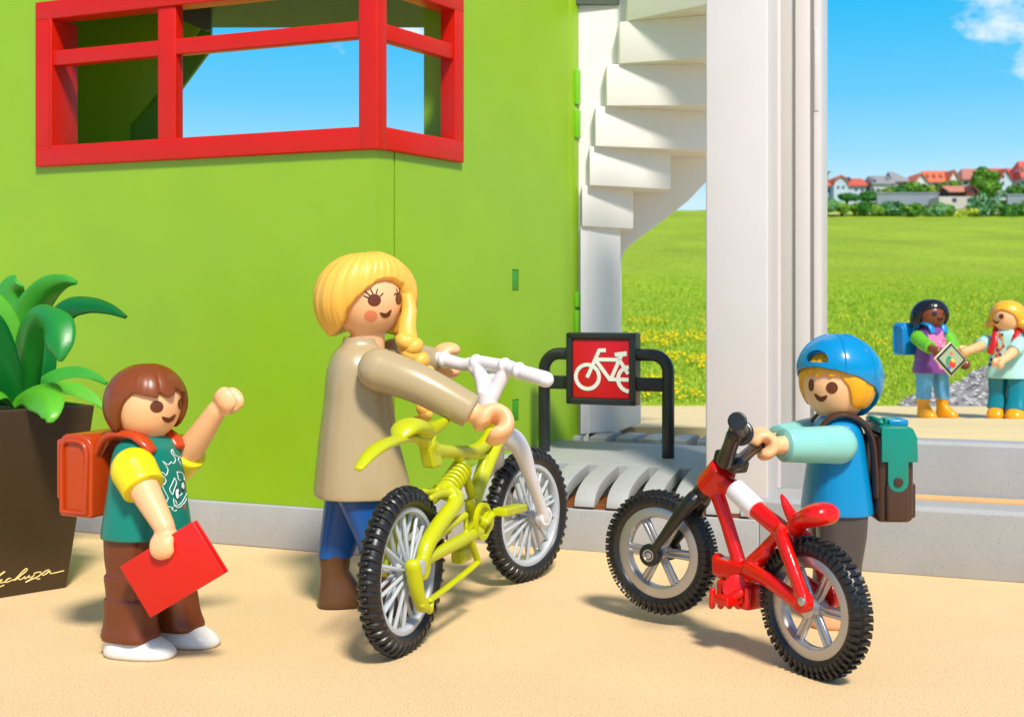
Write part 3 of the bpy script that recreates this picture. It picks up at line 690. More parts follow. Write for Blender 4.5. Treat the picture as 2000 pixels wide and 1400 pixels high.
# ---- houses ----
def hm(n, c, r=.7): return mat(n, rgb(*c, .72), r, .06, .2, 3, vscale=.5)
M_hw = hm('house_white', (240, 240, 244)); M_hb = hm('house_bluish', (206, 222, 240)); M_ro = hm('roof_orange', (238, 128, 96)); M_rr = hm('roof_red', (226, 104, 92)); M_rg = hm('roof_grey', (164, 164, 164)); M_rp = hm('roof_dusky_red', (204, 134, 126))
M_win = mat('window_dark', rgb(70, 80, 100, .6), .15, .05); M_wall = hm('garden_wall_grey', (150, 160, 172)); M_wood = hm('barn_wood', (120, 62, 40)); M_stone = hm('barn_stone', (216, 206, 196)); M_dwood = hm('dark_wood', (62, 52, 50))
def house(label, x0, x1, yr, ye, yb, Y, wallm, roofm, depth=7, hipl=0, hipr=0, wins=(), dormers=(), gable=None, name='house', chimney=None, over=.25):
    """ridge runs left-right; hipl/hipr: how far the ridge ends are pulled in (px)"""
    k = Y/F; L_ = P(x0, yb, Y); R_ = P(x1, yb, Y); ze = P(0, ye, Y).z; zr = P(0, yr, Y).z; zb_ = L_.z-1.2
    h_ = thing(name, label, name, ((L_.x+R_.x)/2, Y+depth/2, L_.z), 'houses of the far village')
    b = MB(); y0, y1_ = Y, Y+depth; ym = (y0+y1_)/2; o_ = .35
    A_ = [V((L_.x+o_, y0, zb_)), V((R_.x-o_, y0, zb_)), V((R_.x-o_, y1_, zb_)), V((L_.x+o_, y1_, zb_))]
    zt_ = ze+.1
    b.prism(A_, Z*(zt_-zb_))
    if not hipl: b.prism([V((L_.x+o_, y0+.05, zt_)), V((L_.x+o_, y1_-.05, zt_)), V((L_.x+o_, ym, zr-.15))], V((.2, 0, 0)))
    if not hipr: b.prism([V((R_.x-o_-.2, y0+.05, zt_)), V((R_.x-o_-.2, y1_-.05, zt_)), V((R_.x-o_-.2, ym, zr-.15))], V((.2, 0, 0)))
    obj('wall', b, wallm, h_, smooth=False)
    b = MB(); bm = b.bm; ov = .4
    def slab(ps):
        b.prism(ps, Z*.16)
    rl = V((L_.x+hipl*k, ym, zr)); rr = V((R_.x-hipr*k, ym, zr))
    fl, fr, bl, br = V((L_.x, y0-ov, ze)), V((R_.x, y0-ov, ze)), V((L_.x, y1_+ov, ze)), V((R_.x, y1_+ov, ze))
    slab([fl, fr, rr, rl]); slab([bl, rl, rr, br])
    if hipl: slab([fl, rl, bl])
    if hipr: slab([fr, br, rr])
    rf = obj('roof', b, roofm, h_, smooth=False)
    if chimney: 
        b = MB(); b.box(V((P(chimney, 0, Y).x, ym+.3, zr+.2)), XYZ, (.3, .3, .7)); obj('chimney', b, M_hw, rf, smooth=False)
    for (wx, wy, ww, wh) in wins:
        b = MB(); p = P(wx, wy, Y); b.box(V((p.x, Y-.02, p.z)), XYZ, (ww*k/2, .06, wh*k/2)); obj('window', b, M_win, h_, smooth=False)
    for (wx, wy, ww, wh) in dormers:
        p = P(wx, wy, Y); t_ = (p.z-ze)/(zr-ze); yy_ = y0+t_*(ym-y0); b = MB()
        b.box(V((p.x, yy_+.4, p.z)), XYZ, (ww*k/2, .9, wh*k/2)); dm = obj('dormer', b, wallm, h_, smooth=False)
        b = MB(); b.box(V((p.x, yy_-.53, p.z)), XYZ, (ww*k/2*.7, .03, wh*k/2*.7)); obj('window', b, M_win, dm, smooth=False)
        b = MB(); b.prism([V((p.x-ww*k*.7, yy_-.65, p.z+wh*k/2)), V((p.x+ww*k*.7, yy_-.65, p.z+wh*k/2)), V((p.x, yy_-.65, p.z+wh*k/2+.5))], V((0, 1.8, 0))); obj('dormer_roof', b, roofm, dm, smooth=False)
    return h_
def gable_front(h_, x0, x1, ytop, ye, yb, Y, wallm, roofm, gambrel=False, depth=5, win=None):
    """projecting wing whose gable faces the meadow"""
    a, c_ = P(x0, yb, Y), P(x1, yb, Y); ze, zt_ = P(0, ye, Y).z, P(0, ytop, Y).z; xm = (a.x+c_.x)/2; w_ = (c_.x-a.x)/2
    pr_ = [(a.x, a.z-1), (c_.x, a.z-1), (c_.x, ze)]+([(xm+w_*.72, ze+(zt_-ze)*.62)] if gambrel else [])+[(xm, zt_)]+([(xm-w_*.72, ze+(zt_-ze)*.62)] if gambrel else [])+[(a.x, ze)]
    b = MB(); b.prism([V((x, Y, z)) for x, z in pr_], V((0, depth, 0))); wg = obj('wing', b, wallm, h_, smooth=False)
    top = pr_[2:]; b = MB()
    for (xa, za), (xb, zb2) in zip(top, top[1:]):
        b.prism([V((xa, Y-.35, za)), V((xb, Y-.35, zb2)), V((xb, Y-.35, zb2+.22)), V((xa, Y-.35, za+.22))], V((0, depth+.3, 0)))
    obj('wing_roof', b, roofm, wg, smooth=False)
    k = Y/F
    for (wx, wy, ww, wh) in (win or ()):
        p = P(wx, wy, Y); b = MB(); b.box(V((p.x, Y-.02, p.z)), XYZ, (ww*k/2, .06, wh*k/2)); obj('window', b, M_win, wg, smooth=False)
    return wg
HY = 192
h = house('olive grey house partly hidden by the grooved column at the village end', 1585, 1622, 333, 337, 372, HY+14, hm('house_olive', (150, 168, 150)), hm('roof_olive', (120, 140, 116)), wins=((1612, 343, 4, 4), (1604, 343, 3, 4)), hipr=4)
h = house('house with low orange roof beside the grooved column, left end of the village', 1588, 1626, 346, 364, 388, HY-1, M_hb, M_ro, hipr=9, wins=((1607, 372, 5, 6), (1618, 373, 5, 6)))
h = house('white gambrel gabled house with bright red side roof', 1650, 1698, 346, 364, 384, HY, M_hb, M_rr, hipr=3, wins=((1672, 371, 5, 4), (1684, 371, 5, 4), (1692, 372, 3, 4)))
gable_front(h, 1629, 1656, 344, 361, 388, HY-3, M_hb, M_ro, True, 9, ((1637, 366, 4, 5), (1647, 366, 4, 5)))
b = MB(); p = P(1655, 350, HY+.6); b.box(V((p.x, p.y, p.z)), (V((1, 0, 0)), V((0, .8, .6)), V((0, -.6, .8))), (.5, .5, .07)); obj('skylight', b, M_win, h, smooth=False)
h = house('grey roofed white house, the lower of the two grey roofs', 1702, 1748, 341, 360, 380, HY-2, M_hw, M_rg, hipl=7, hipr=2, wins=((1708, 355, 6, 6), (1706, 371, 5, 5), (1714, 371, 5, 5)), dormers=((1708, 353, 7, 6), (1738, 352, 5, 5)))
h = house('house with the taller arched grey roof', 1742, 1780, 333, 356, 378, HY+1, hm('house_pinkish', (232, 214, 214)), M_rg, hipl=6, hipr=22, wins=((1758, 362, 6, 5), (1768, 358, 8, 6)))
h = house('white house with a big orange roof and three dormers', 1800, 1868, 331, 357, 378, HY-1, M_hw, M_ro, hipl=17, hipr=3, wins=((1830, 363, 12, 7), (1812, 362, 6, 5)), dormers=((1816, 347, 5, 6), (1829, 347, 5, 6), (1842, 347, 5, 6)))
gable_front(h, 1786, 1812, 340, 356, 374, HY-3, M_hw, M_ro, False, 6)
gable_front(h, 1853, 1874, 334, 354, 374, HY-2.5, M_hw, M_ro, False, 6)
h = house('long house with a dusky red hipped roof behind the tallest tree', 1878, 1925, 327, 352, 380, HY+8, M_hw, M_rp, hipl=16, wins=((1886, 358, 8, 6),))
h = house('big red roofed house with a white front gable near the right picture edge', 1920, 1992, 326, 350, 378, HY+2, M_hb, M_rr, wins=((1982, 357, 14, 6),), hipl=8)
gable_front(h, 1952, 1976, 332, 352, 378, HY-2, M_hb, M_rr, False, 7, ((1959, 345, 4, 6), (1959, 358, 4, 6)))
h = house('tall red gabled house cut off by the right picture edge', 1992, 2040, 312, 348, 378, HY-2, M_hw, M_rr, hipl=14, wins=((2000, 357, 10, 7),), dormers=((2001, 334, 8, 9),))
h = house('small brown barn with salmon roof on a pale stone base', 1851, 1900, 362, 376, 384, 166, M_dwood, hm('roof_salmon', (220, 144, 126)), depth=5, name='barn')
gable_front(h, 1886, 1910, 364, 377, 384, 165, M_wood, M_wood, False, 6, ((1898, 373, 5, 6),))
b = MB(); a, c_ = P(1834, 384, 164), P(1916, 400, 164); b.box(((a.x+c_.x)/2, 167, (a.z+c_.z)/2-.3), XYZ, ((c_.x-a.x)/2, 3, (a.z-c_.z)/2+.3)); sb = obj('stone_base', b, M_stone, h, smooth=False)
for wx in (1864, 1893): 
    b = MB(); p = P(wx, 391, 164); b.box((p.x, 163.98, p.z), XYZ, (.28, .05, .25)); obj('window', b, M_win, sb, smooth=False)
b = MB(); a, c_ = P(1712, 381, 168), P(1832, 398, 168); b.box(((a.x+c_.x)/2, 168, (a.z+c_.z)/2), XYZ, ((c_.x-a.x)/2, .3, (a.z-c_.z)/2+.2)); b.box(((a.x+c_.x)/2, 168, a.z+.22), XYZ, ((c_.x-a.x)/2+.1, .4, .09))
setp(obj('garden_wall', b, M_wall, smooth=False), 'long grey garden wall between the shrubs and the brown barn', 'wall')
b = MB(); a, c_ = P(1966, 384, 168), P(2040, 398, 168); b.box(((a.x+c_.x)/2, 168, (a.z+c_.z)/2), XYZ, ((c_.x-a.x)/2, .3, (a.z-c_.z)/2+.2)); b.box(((a.x+c_.x)/2, 168, a.z+.22), XYZ, ((c_.x-a.x)/2+.1, .4, .09))
setp(obj('garden_wall', b, M_wall, smooth=False), 'short grey garden wall at the right picture edge', 'wall')
# village lane
vs = []; fs = []
for i, x in enumerate(np.arange(33, 90, 1.5)):
    for y in (153.5, 160): vs.append((x, y, float(terr(x, y))+.25))
    if i: k = len(vs); fs.append((k-4, k-2, k-1, k-3))
me = bpy.data.meshes.new('village_lane'); me.from_pydata(vs, [], fs); o = bpy.data.objects.new('village_lane', me); COL.objects.link(o); me.materials.append(hm('lane', (226, 206, 168))); setp(o, 'pale lane in front of the far village', kind='structure')
# ================= toy people =================
M_skin = mat('skin_plastic', rgb(250, 190, 150, .92), .34, .02, .02, 300, sss=.15)
M_skin2 = mat('brown_skin_plastic', rgb(128, 66, 38, .85), .3, .03, .02, 300)
M_eye = mat('brown_print', rgb(104, 46, 22, .9), .35, .03)
M_eyek = mat('black_print', rgb(40, 24, 22, .9), .35, .03)
def ring2(c, Fd, Ld, hw, hd, n=40, e=2.6):
    o = []
    for j in range(n):
        a = 2*PI*j/n; ca, sa_ = math.cos(a), math.sin(a)
        o.append(c+Fd*hd*math.copysign(abs(ca)**(2/e), ca)+Ld*hw*math.copysign(abs(sa_)**(2/e), sa_))
    return o
def dirs(deg): a = math.radians(deg); f = V((math.cos(a), math.sin(a), 0)); return f, V((-f.y, f.x, 0))
def hand(mb, c, fwd, grip, s, openang=45, rot=0):
    """clamp hand: palm stub, then a fat C curling round the grip axis"""
    fwd = V(fwd).normalized(); grip = V(grip); grip = (grip-fwd*grip.dot(fwd)).normalized(); pp = grip.cross(fwd)
    mb.ball(c-fwd*s*.75, (fwd, pp, grip), (s*.6, s*.58, s*.78), 20, 12)
    rings = []
    a0, a1 = math.radians(openang+rot), math.radians(360-openang+rot)
    for i in range(26):
        t = i/25; a = a0+(a1-a0)*t; rd = fwd*math.cos(a)+pp*math.sin(a); q = c+rd*s*.66
        th_ = s*.46*(min(1, .55+6*min(t, 1-t)))**.5; wd_ = s*.92*(min(1, .5+5*min(t, 1-t)))**.5
        rings.append([q+rd*th_*math.cos(2*PI*j/16)+grip*wd_*math.sin(2*PI*j/16) for j in range(16)])
    mb.loft(rings)
class Fig: pass
def figure(label, cat, base, hz, hR, hface, tface, torso, shoulders, wrists, arm_r, sleeve_len, skin, jm, jname, slm, hand_s, hands, legs, leg_m, shoe_m, shoe='shoe', vox=.008, neck_r=.07, cuff=None, sleeve_r=None, hoff=(0, 0), group=None, elbows=None, legprof=None, shoelen=.13):
    """base: ground point; torso: [(z, half width, half depth, forward offset, lateral offset)]"""
    f = Fig(); root = thing('person', label, cat, base, group); f.root = root
    Ft, Lt = dirs(tface); Fh, Lh = dirs(hface)
    body = MB(); hc = V((base.x, base.y, hz))+Ft*hoff[0]+Lt*hoff[1]; f.hc = hc
    # head: squat rounded barrel with a soft chin
    rings = []
    for i in range(1, 24):
        a = PI*i/24; zz = -math.cos(a)*1.04; rr = math.sin(a)**.86
        if zz < 0: rr *= 1-.07*abs(zz)
        rings.append([hc+Z*zz*hR+(Fh*math.cos(2*PI*j/40)+Lh*math.sin(2*PI*j/40))*rr*hR for j in range(40)])
    body.loft(rings)
    ztop = torso[-1][0]; body.cyl(V((hc.x, hc.y, ztop-.12)), V((hc.x, hc.y, hz-hR*.7)), neck_r, 28)
    # trunk core inside the clothes, continuous with the neck, arms and hips
    body.loft([ring2(V((base.x, base.y, z))+Ft*of+Lt*ol, Ft, Lt, hw*.82, hd*.78, 28) for z, hw, hd, of, ol in torso])
    zb_ = torso[0][0]
    for (lx, ly), (fx, fy), ang_ in legs:
        hip = V((base.x, base.y, 0))+Ft*lx+Lt*ly; ft = V((base.x, base.y, base.z))+Ft*fx+Lt*fy
        body.cyl(V((hip.x, hip.y, zb_+.12)), V((ft.x, ft.y, base.z+.06)), .035, 16)
    for i, (sh_, wr__) in enumerate(zip(shoulders, wrists)):
        d = (wr__-sh_).normalized(); r0, r1 = arm_r
        el = sh_.lerp(wr__, .45)+(elbows[i] if elbows else V((0, 0, -.012)))
        body.tube([sh_, el, wr__], [r0*.8, (r0+r1)/2*.85, r1*.82], 20, smooth=5)
        hf, hg, ho, hr = hands[i]; hc_ = wr__+V(hf).normalized()*hand_s*1.25
        hand(body, hc_, hf, hg, hand_s, ho, hr)
    f.body = obj('body', body, skin, root, voxel=vox, sm=4)
    # clothes
    j = MB(); rings = [ring2(V((base.x, base.y, z))+Ft*of+Lt*ol, Ft, Lt, hw, hd) for z, hw, hd, of, ol in torso]
    z, hw, hd, of, ol = torso[0]; rings.insert(0, ring2(V((base.x, base.y, z+.012))+Ft*of+Lt*ol, Ft, Lt, hw-.022, hd-.022))
    rings.insert(0, ring2(V((base.x, base.y, z+.05))+Ft*of+Lt*ol, Ft, Lt, hw-.03, hd-.03))
    sp_ = []
    tab = torso; q = spl([(a[0], a[1], a[2], a[3], a[4]) for a in tab], 5)
    rings = rings[:2]+[ring2(V((base.x, base.y, z))+Ft*of+Lt*ol, Ft, Lt, hw, hd) for z, hw, hd, of, ol in q]
    j.loft(rings); f.jacket = obj(jname, j, jm, root, ang=60)
    f.sleeves = []
    for i, (sh_, wr__) in enumerate(zip(shoulders, wrists)):
        r0, r1 = arm_r; sl_ = sleeve_len[i] if isinstance(sleeve_len, (tuple, list)) else sleeve_len; s_ = MB()
        el = sh_.lerp(wr__, .45)+(elbows[i] if elbows else V((0, 0, -.012)))
        path = [V(x) for x in spl([tuple(sh_), tuple(el), tuple(wr__)], 12)]; k = max(3, int(len(path)*sl_)); path = path[:k]
        R0 = r0*1.08; Re = (sleeve_r or r1*1.25)
        rs = [R0+(Re-R0)*t/(k-1) for t in range(k)]
        T0 = (path[1]-path[0]).normalized(); T1 = (path[-1]-path[-2]).normalized()
        pre = [path[0]-T0*R0*math.sin(math.radians(a)) for a in (88, 75, 55, 35, 15)]; prr = [R0*math.cos(math.radians(a)) for a in (88, 75, 55, 35, 15)]
        post = [path[-1]+T1*.004, path[-1]+T1*.002, path[-1]-T1*.03]; por = [Re-.004, Re-.014, Re-.02]
        s_.tube(pre+path+post, prr+rs+por, 28, round_ends=False)
        f.sleeves.append(obj('sleeve', s_, slm, f.jacket, ang=50))
    # legs and shoes
    f.legs = []
    lp = legprof or [(0, .092, .10), (.35, .085, .085), (.62, .075, .075), (.85, .085, .09), (1, .088, .098)]
    tr = MB(); zh = zb_+.06
    for (lx, ly), (fx, fy), ang_ in legs:
        hip = V((base.x, base.y, 0))+Ft*lx+Lt*ly; ft = V((base.x, base.y, 0))+Ft*fx+Lt*fy; ankle = base.z+shoe_h
        rings = []
        lp5 = spl(lp, 5)
        for t, a_, b_ in lp5:
            c = V((hip.x+(ft.x-hip.x)*t, hip.y+(ft.y-hip.y)*t, zh+(ankle-zh)*t)); rings.append(ring2(c, Ft, Lt, a_, b_, 28, 3.2))
        tr.loft(rings)
    f.trousers = obj('trousers', tr, leg_m, root, ang=60)
    for (lx, ly), (fx, fy), ang_ in legs:
        ft = V((base.x, base.y, base.z))+Ft*fx+Lt*fy; Fs, Ls = dirs(tface+ang_); s_ = MB()
        H = shoe_h+.015; a_, b_ = lp[-1][1], lp[-1][2]; rings = []
        for z, hw, b0, b1 in ((.002, .86, .95, .9), (.012, 1.0, 1.02, 1.0), (H*.16, 1.02, 1.02, .98), (H*.32, .96, .98, .72), (H*.48, .88, .90, .30), (H*.68, .86, .88, .02), (H*.9, .98, .98, .02), (H*.98, 1.02, 1.02, .02), (H, .9, .95, .02)) if shoe_h > .15 else ((.002, .9, 1.0, .92), (.012, 1.0, 1.05, 1.0), (H*.3, 1.0, 1.05, .98), (H*.55, .95, 1.0, .80), (H*.8, .86, .98, .45), (H*.95, .8, .95, .15), (H, .7, .88, .02)):
            back = -b_*b0*.98; front = b_*.9*(b0 if b1 < .1 else 1)+(shoelen*b1 if b1 > .1 else 0)
            c = ft+Fs*(back+front)/2+Z*z; rings.append(ring2(c, Fs, Ls, a_*hw, (front-back)/2, 32, 2.5))
        s_.loft(rings); obj(shoe, s_, shoe_m, root, ang=60)
    f.Ft, f.Lt, f.Fh, f.Lh, f.base, f.hR = Ft, Lt, Fh, Lh, base, hR
    return f
def hair(mb, c, R, Fh, Lh, tab, top=1.14, na=120, nt_=30, ridge=0.0, rk=26, lift=0.0, inner=.97, sq=1.0, hollow=False, twist=2.0):
    """shell over the head: tab rows (azimuth deg, rim elevation deg, rim radius factor)"""
    tab = sorted(tab); full = tab+[(tab[0][0]+360, tab[0][1], tab[0][2])]
    rings = []
    def rimof(az):
        a = az % 360; a = a if a <= 180 else a-360
        while a < tab[0][0]: a += 360
        return interp([(t[0], t[1]) for t in full], a), interp([(t[0], t[2]) for t in full], a)
    cols = []
    for i in range(na):
        az = -180+360*i/na; eb, rm = rimof(az); ar = math.radians(az); hd = Fh*math.cos(ar)+Lh*math.sin(ar); col = []
        for t in range(1, nt_+1):
            u = t/nt_; el = 90-(90-eb)*u; er = math.radians(el); rad = R*(top+(rm-top)*max(0, u)**1.6+lift*math.sin(PI*u))
            ph = az*rk/360*2*PI+1.5*math.sin(az*.05)+u*twist
            rad *= 1+ridge*(math.sin(ph)*.6+math.sin(ph*2.3+1)*.4)*min(1, u*2.2)
            # head barrel: below the equator keep radius cylindrical-ish
            z_ = math.sin(er); r_ = math.cos(er)
            col.append(c+hd*rad*r_+Z*rad*z_*sq)
        # rounded rim and inside
        last = col[-1]; er = math.radians(eb+2); dn = (hd*math.cos(math.radians(eb))+Z*math.sin(math.radians(eb)))
        col.append(last-dn*R*(rm-inner)*.5-(Z if eb < 60 else Z)*R*.012)
        e2 = math.radians(eb+1.0); d2 = hd*math.cos(e2)+Z*math.sin(e2); col.append(c+d2*R*inner)
        e3 = math.radians(min(eb+14, 80)); d3 = hd*math.cos(e3)+Z*math.sin(e3); col.append(c+d3*R*(inner if hollow else min(inner, .93)))
        if hollow:
            for e_ in range(1, 9):
                e4 = math.radians(eb+14+(88-eb-14)*e_/8); col.append(c+(hd*math.cos(e4)+Z*math.sin(e4))*R*(inner+(top-.10-inner)*e_/8))
        cols.append(col)
    m = len(cols[0]); mb.loft([[cols[i][k] for i in range(na)] for k in range(m)]); return mb
def strap(mb, pts, w_, th_, nrm=None, smooth=5): # flattened tube following points
    mb.tube(pts, w_, 16, flat=(th_, 1), up=nrm or (0, 0, 1), smooth=smooth)
shoe_h = .07
MOUTH = lambda cx, cy, w_, h_, rot=0: [(cx+(x*w_*math.cos(math.radians(rot))-y*h_*math.sin(math.radians(rot))), cy+(x*w_*math.sin(math.radians(rot))+y*h_*math.cos(math.radians(rot)))) for x, y in ((-1, -.75), (-.8, -.85), (-.4, -.45), (0, -.3), (.4, -.45), (.8, -.95), (1, -.9), (.85, -.2), (.5, .55), (0, .9), (-.5, .75), (-.85, .05))]

# ---------- boy waving, on the left ----------
bY = 5.25
base = V(((287-1000)/F*bY, bY, 0))
sh_n = P(262, 918, 5.08); sh_f = P(342, 905, 5.42)
wr_n = P(322, 1030, 4.93); wr_f = P(424, 800, 5.28)
torso = [(.492, .192, .150, 0, 0), (.50, .197, .154, 0, 0), (.56, .190, .147, 0, 0), (.70, .170, .130, 0, 0), (.80, .158, .120, 0, 0), (.86, .140, .108, 0, 0), (.895, .11, .088, 0, 0), (.912, .075, .07, 0, 0)]
M_teal = mat('teal_shirt', rgb(0, 132, 112, .85), .32, .04); M_yel = mat('yellow_sleeve', rgb(252, 232, 12, .85), .3, .03)
M_trb = mat('brown_trousers', rgb(122, 58, 26, .8), .36, .06, .1, 60); M_wsh = mat('white_shoe', rgb(240, 238, 230, .85), .3, .02)
boy = figure('brown haired toy boy in a teal shirt with yellow sleeves, waving, red book in hand', 'toy figure', base, 1.046, .145, -46, -24, torso,
    [sh_n, sh_f], [wr_n, wr_f], (.088, .052), [.42, .40], M_skin, M_teal, 'shirt', M_yel, .060,
    [((.15, -.1, -1), (1, -.3, .35), 30, 0), ((.75, -.1, .62), (.75, -.2, -.75), 42, 0)],
    [((-.01, -.09), (.0, -.10), 12), ((.0, .09), (.06, .12), 10)], M_trb, M_wsh, 'shoe', neck_r=.062, sleeve_r=.088, elbows=[V((-.0, 0, .0)), V((0, 0, -.02))],
    legprof=[(0, .09, .105), (.3, .085, .10), (.42, .08, .092), (.46, .088, .10), (.62, .084, .092), (.66, .09, .10), (.85, .090, .105), (.96, .096, .116), (1, .090, .110)], shoelen=.10)
hb = MB(); hair(hb, boy.hc, .145, boy.Fh, boy.Lh, [(-180, -38, 1.20), (-130, -40, 1.22), (-100, -40, 1.22), (-84, -36, 1.20), (-74, -10, 1.14), (-62, 12, 1.13), (-50, 22, 1.13), (-30, 18, 1.16), (-12, 14, 1.18), (-9, 22, 1.15), (8, 13, 1.18), (12, 14, 1.18), (24, 27, 1.15), (40, 20, 1.15), (56, 18, 1.14), (66, 0, 1.13), (74, -30, 1.16), (90, -38, 1.19), (130, -40, 1.22)], top=1.2, ridge=.006, rk=14, lift=.05)
M_hairb = mat('brown_hair_plastic', rgb(134, 64, 18, .85), .3, .08, .1, 40)
obj('hair', hb, M_hairb, boy.root, ang=70)
bv = bvh_of([boy.body])
decal('eye', bv, ell(306, 794, 13, 11.5), M_eye, boy.body); decal('eye', bv, ell(352, 789, 5.5, 11), M_eye, boy.body)
decal('mouth', bv, MOUTH(330, 818, 14, 8, -8), M_eye, boy.body)
bv = bvh_of([boy.jacket])
def cz(pts, x0, y0, sc): return [(x0+x/sc, y0+y/sc) for x, y in pts]
T = lambda pts: cz(pts, 270, 860, 9.333)
M_wp = mat('white_print', rgb(245, 248, 246, .9), .4, .02)
strokes('shirt_print', bv, [T(l) for l in (
    [(445, 380), (500, 415), (540, 440), (575, 420), (600, 390), (640, 420), (672, 370), (670, 320), (600, 220), (620, 160), (660, 260), (740, 300), (730, 350), (775, 435)],
    [(445, 380), (500, 450), (540, 540), (505, 640), (470, 600), (360, 570), (420, 620), (480, 680), (505, 740), (460, 810), (430, 790)],
    [(350, 710), (420, 800), (500, 960), (545, 1050), (515, 1090), (530, 1110), (485, 1130), (500, 1160), (450, 1190), (630, 1220), (610, 1250), (665, 1285), (695, 1265)],
    [(770, 300), (815, 430), (850, 590), (885, 650)],
    [(700, 575), (740, 575), (800, 590), (830, 650), (840, 720)], [(705, 580), (720, 650), (735, 715), (770, 720)],
    [(660, 685), (600, 820), (570, 890), (620, 985), (650, 900), (695, 765), (660, 685)],
    [(865, 785), (880, 850), (880, 960), (820, 1080), (770, 1150), (700, 1190), (650, 1150), (645, 1060)], [(905, 830), (905, 950), (860, 1100), (760, 1210), (700, 1215), (650, 1180)], [(760, 1005), (800, 960)], [(680, 1090), (700, 1150)])],
    .0021, M_wp, boy.jacket, k=3)
for q in ([(690, 870), (735, 870), (740, 960), (740, 1040), (700, 1070), (672, 1010), (668, 920)], [(810, 730), (835, 790), (840, 870), (805, 920), (780, 860), (775, 780)]):
    decal('printed_eye', bv, T(q), M_wp, boy.jacket, off=.0012); 
    strokes('printed_outline', bv, [T(q+[q[0]])], .0018, M_eyek, boy.jacket, off=.0018, k=3)
decal('printed_pupil', bv, T([(735, 920), (755, 950), (740, 990), (722, 960)]), M_eyek, boy.jacket, off=.0024); decal('printed_pupil', bv, T([(800, 860), (820, 880), (808, 912), (785, 900)]), M_eyek, boy.jacket, off=.0024)
strokes('printed_tongue', bv, [T([(850, 1120), (850, 1230), (830, 1255), (790, 1170)])], .0016, mat('red_print', rgb(190, 50, 60), .4, .02), boy.jacket, k=3)
# satchel
def satchel(label, c, Fd, Ld, hwid, hdep, hh_, m, shoulder_pts, group=None, sw_=.034):
    root = thing('school_satchel', label, 'school bag', c-Z*hh_, group); b = MB()
    # side profile (forward, z) with rounded top lid
    def prof(k, e): 
        p_ = [(-hdep, -hh_), (hdep*.95, -hh_), (hdep, hh_*.55)]
        p_ += [(hdep*.25+hdep*.75*math.cos(a), hh_*.62+hh_*.36*math.sin(a)) for a in [PI/2*i/5 for i in range(1, 6)]]
        p_ += [(-hdep*.55+hdep*.45*math.cos(a), hh_*.70+hh_*.28*math.sin(a)) for a in [PI/2+PI/2*i/5 for i in range(0, 6)]]
        return [(x*k, z*k) for x, z in p_]
    P0 = prof(1, 0)
    b.prism([c+Fd*x+Z*z-Ld*hwid for x, z in P0], Ld*hwid*2, .014); 
    bag = b; 
    for s in (-1, 1):   # raised rim round each side panel
        P1 = [c+Fd*x*.74+Z*(z*.86-hh_*.02)+Ld*s*(hwid+.004) for x, z in P0]; bag.tube(P1+[P1[0]], .011, 8, round_ends=False)
    obj('bag', bag, m, root, ang=45)
    b = MB(); b.rbox(c-Fd*(hdep+.004)+Z*hh_*.12, (Fd, Ld, Z), (.016, hwid*.96, hh_*.72), .012); obj('flap', b, m, root, ang=45)
    for pts in shoulder_pts:
        b = MB(); b.tube(pts, [sw_*.8, sw_, sw_, sw_*1.05, sw_*.9][:len(pts)], 16, flat=(.5, 1), up=(0, 0, 1), smooth=5); obj('strap', b, m, root, ang=60)
    return root
M_org = mat('orange_satchel', rgb(214, 74, 22, .72), .26, .05, .05, 60)
Ft, Lt = boy.Ft, boy.Lt; bc = V((base.x, base.y, .74))-Ft*.262+Z*.005
def over(f, lat, zt, back, z_b, z_f, fr): 
    b0 = V((f.base.x, f.base.y, 0))
    return [b0-f.Ft*back+f.Lt*lat+Z*z_b, b0-f.Ft*back*.62+f.Lt*lat+Z*(zt-.015), b0+f.Lt*lat*1.0+Z*zt, b0+f.Ft*fr*.7+f.Lt*lat*.95+Z*(zt-.03), b0+f.Ft*fr+f.Lt*lat*.9+Z*z_f]
satchel('orange school satchel with rounded lid on the back of the waving boy', bc, Ft, Lt, .145, .092, .178, M_org, [over(boy, -.098, .925, .20, .80, .865, .10), over(boy, .098, .925, .20, .80, .865, .10)], sw_=.036)
# red book
bk = thing('book', 'closed red book held low in the hand of the waving boy', 'book', P(330, 1120, 4.93))
b = MB(); q = [P(x, y, Y_) for x, y, Y_ in ((233, 1106, 4.95), (376, 1018, 4.86), (432, 1106, 4.83), (293, 1206, 4.92))]
# force planar
nn = (q[1]-q[0]).cross(q[3]-q[0]).normalized(); nn = -nn if nn.y < 0 else nn
q[2] = q[1]+q[3]-q[0]
b.prism(q, nn*.008, .003); b.prism([p+nn*.03 for p in q], nn*.008, .003); obj('cover', b, mat('red_book', rgb(220, 22, 14, .85), .3, .03, .08, 50), bk, ang=35)
c_ = (q[0]+q[2])/2; b = MB(); b.prism([c_+(p-c_)*.96+nn*.0085 for p in q], nn*.0215); obj('pages', b, mat('red_pages', rgb(205, 20, 16, .8), .4, .03), bk)

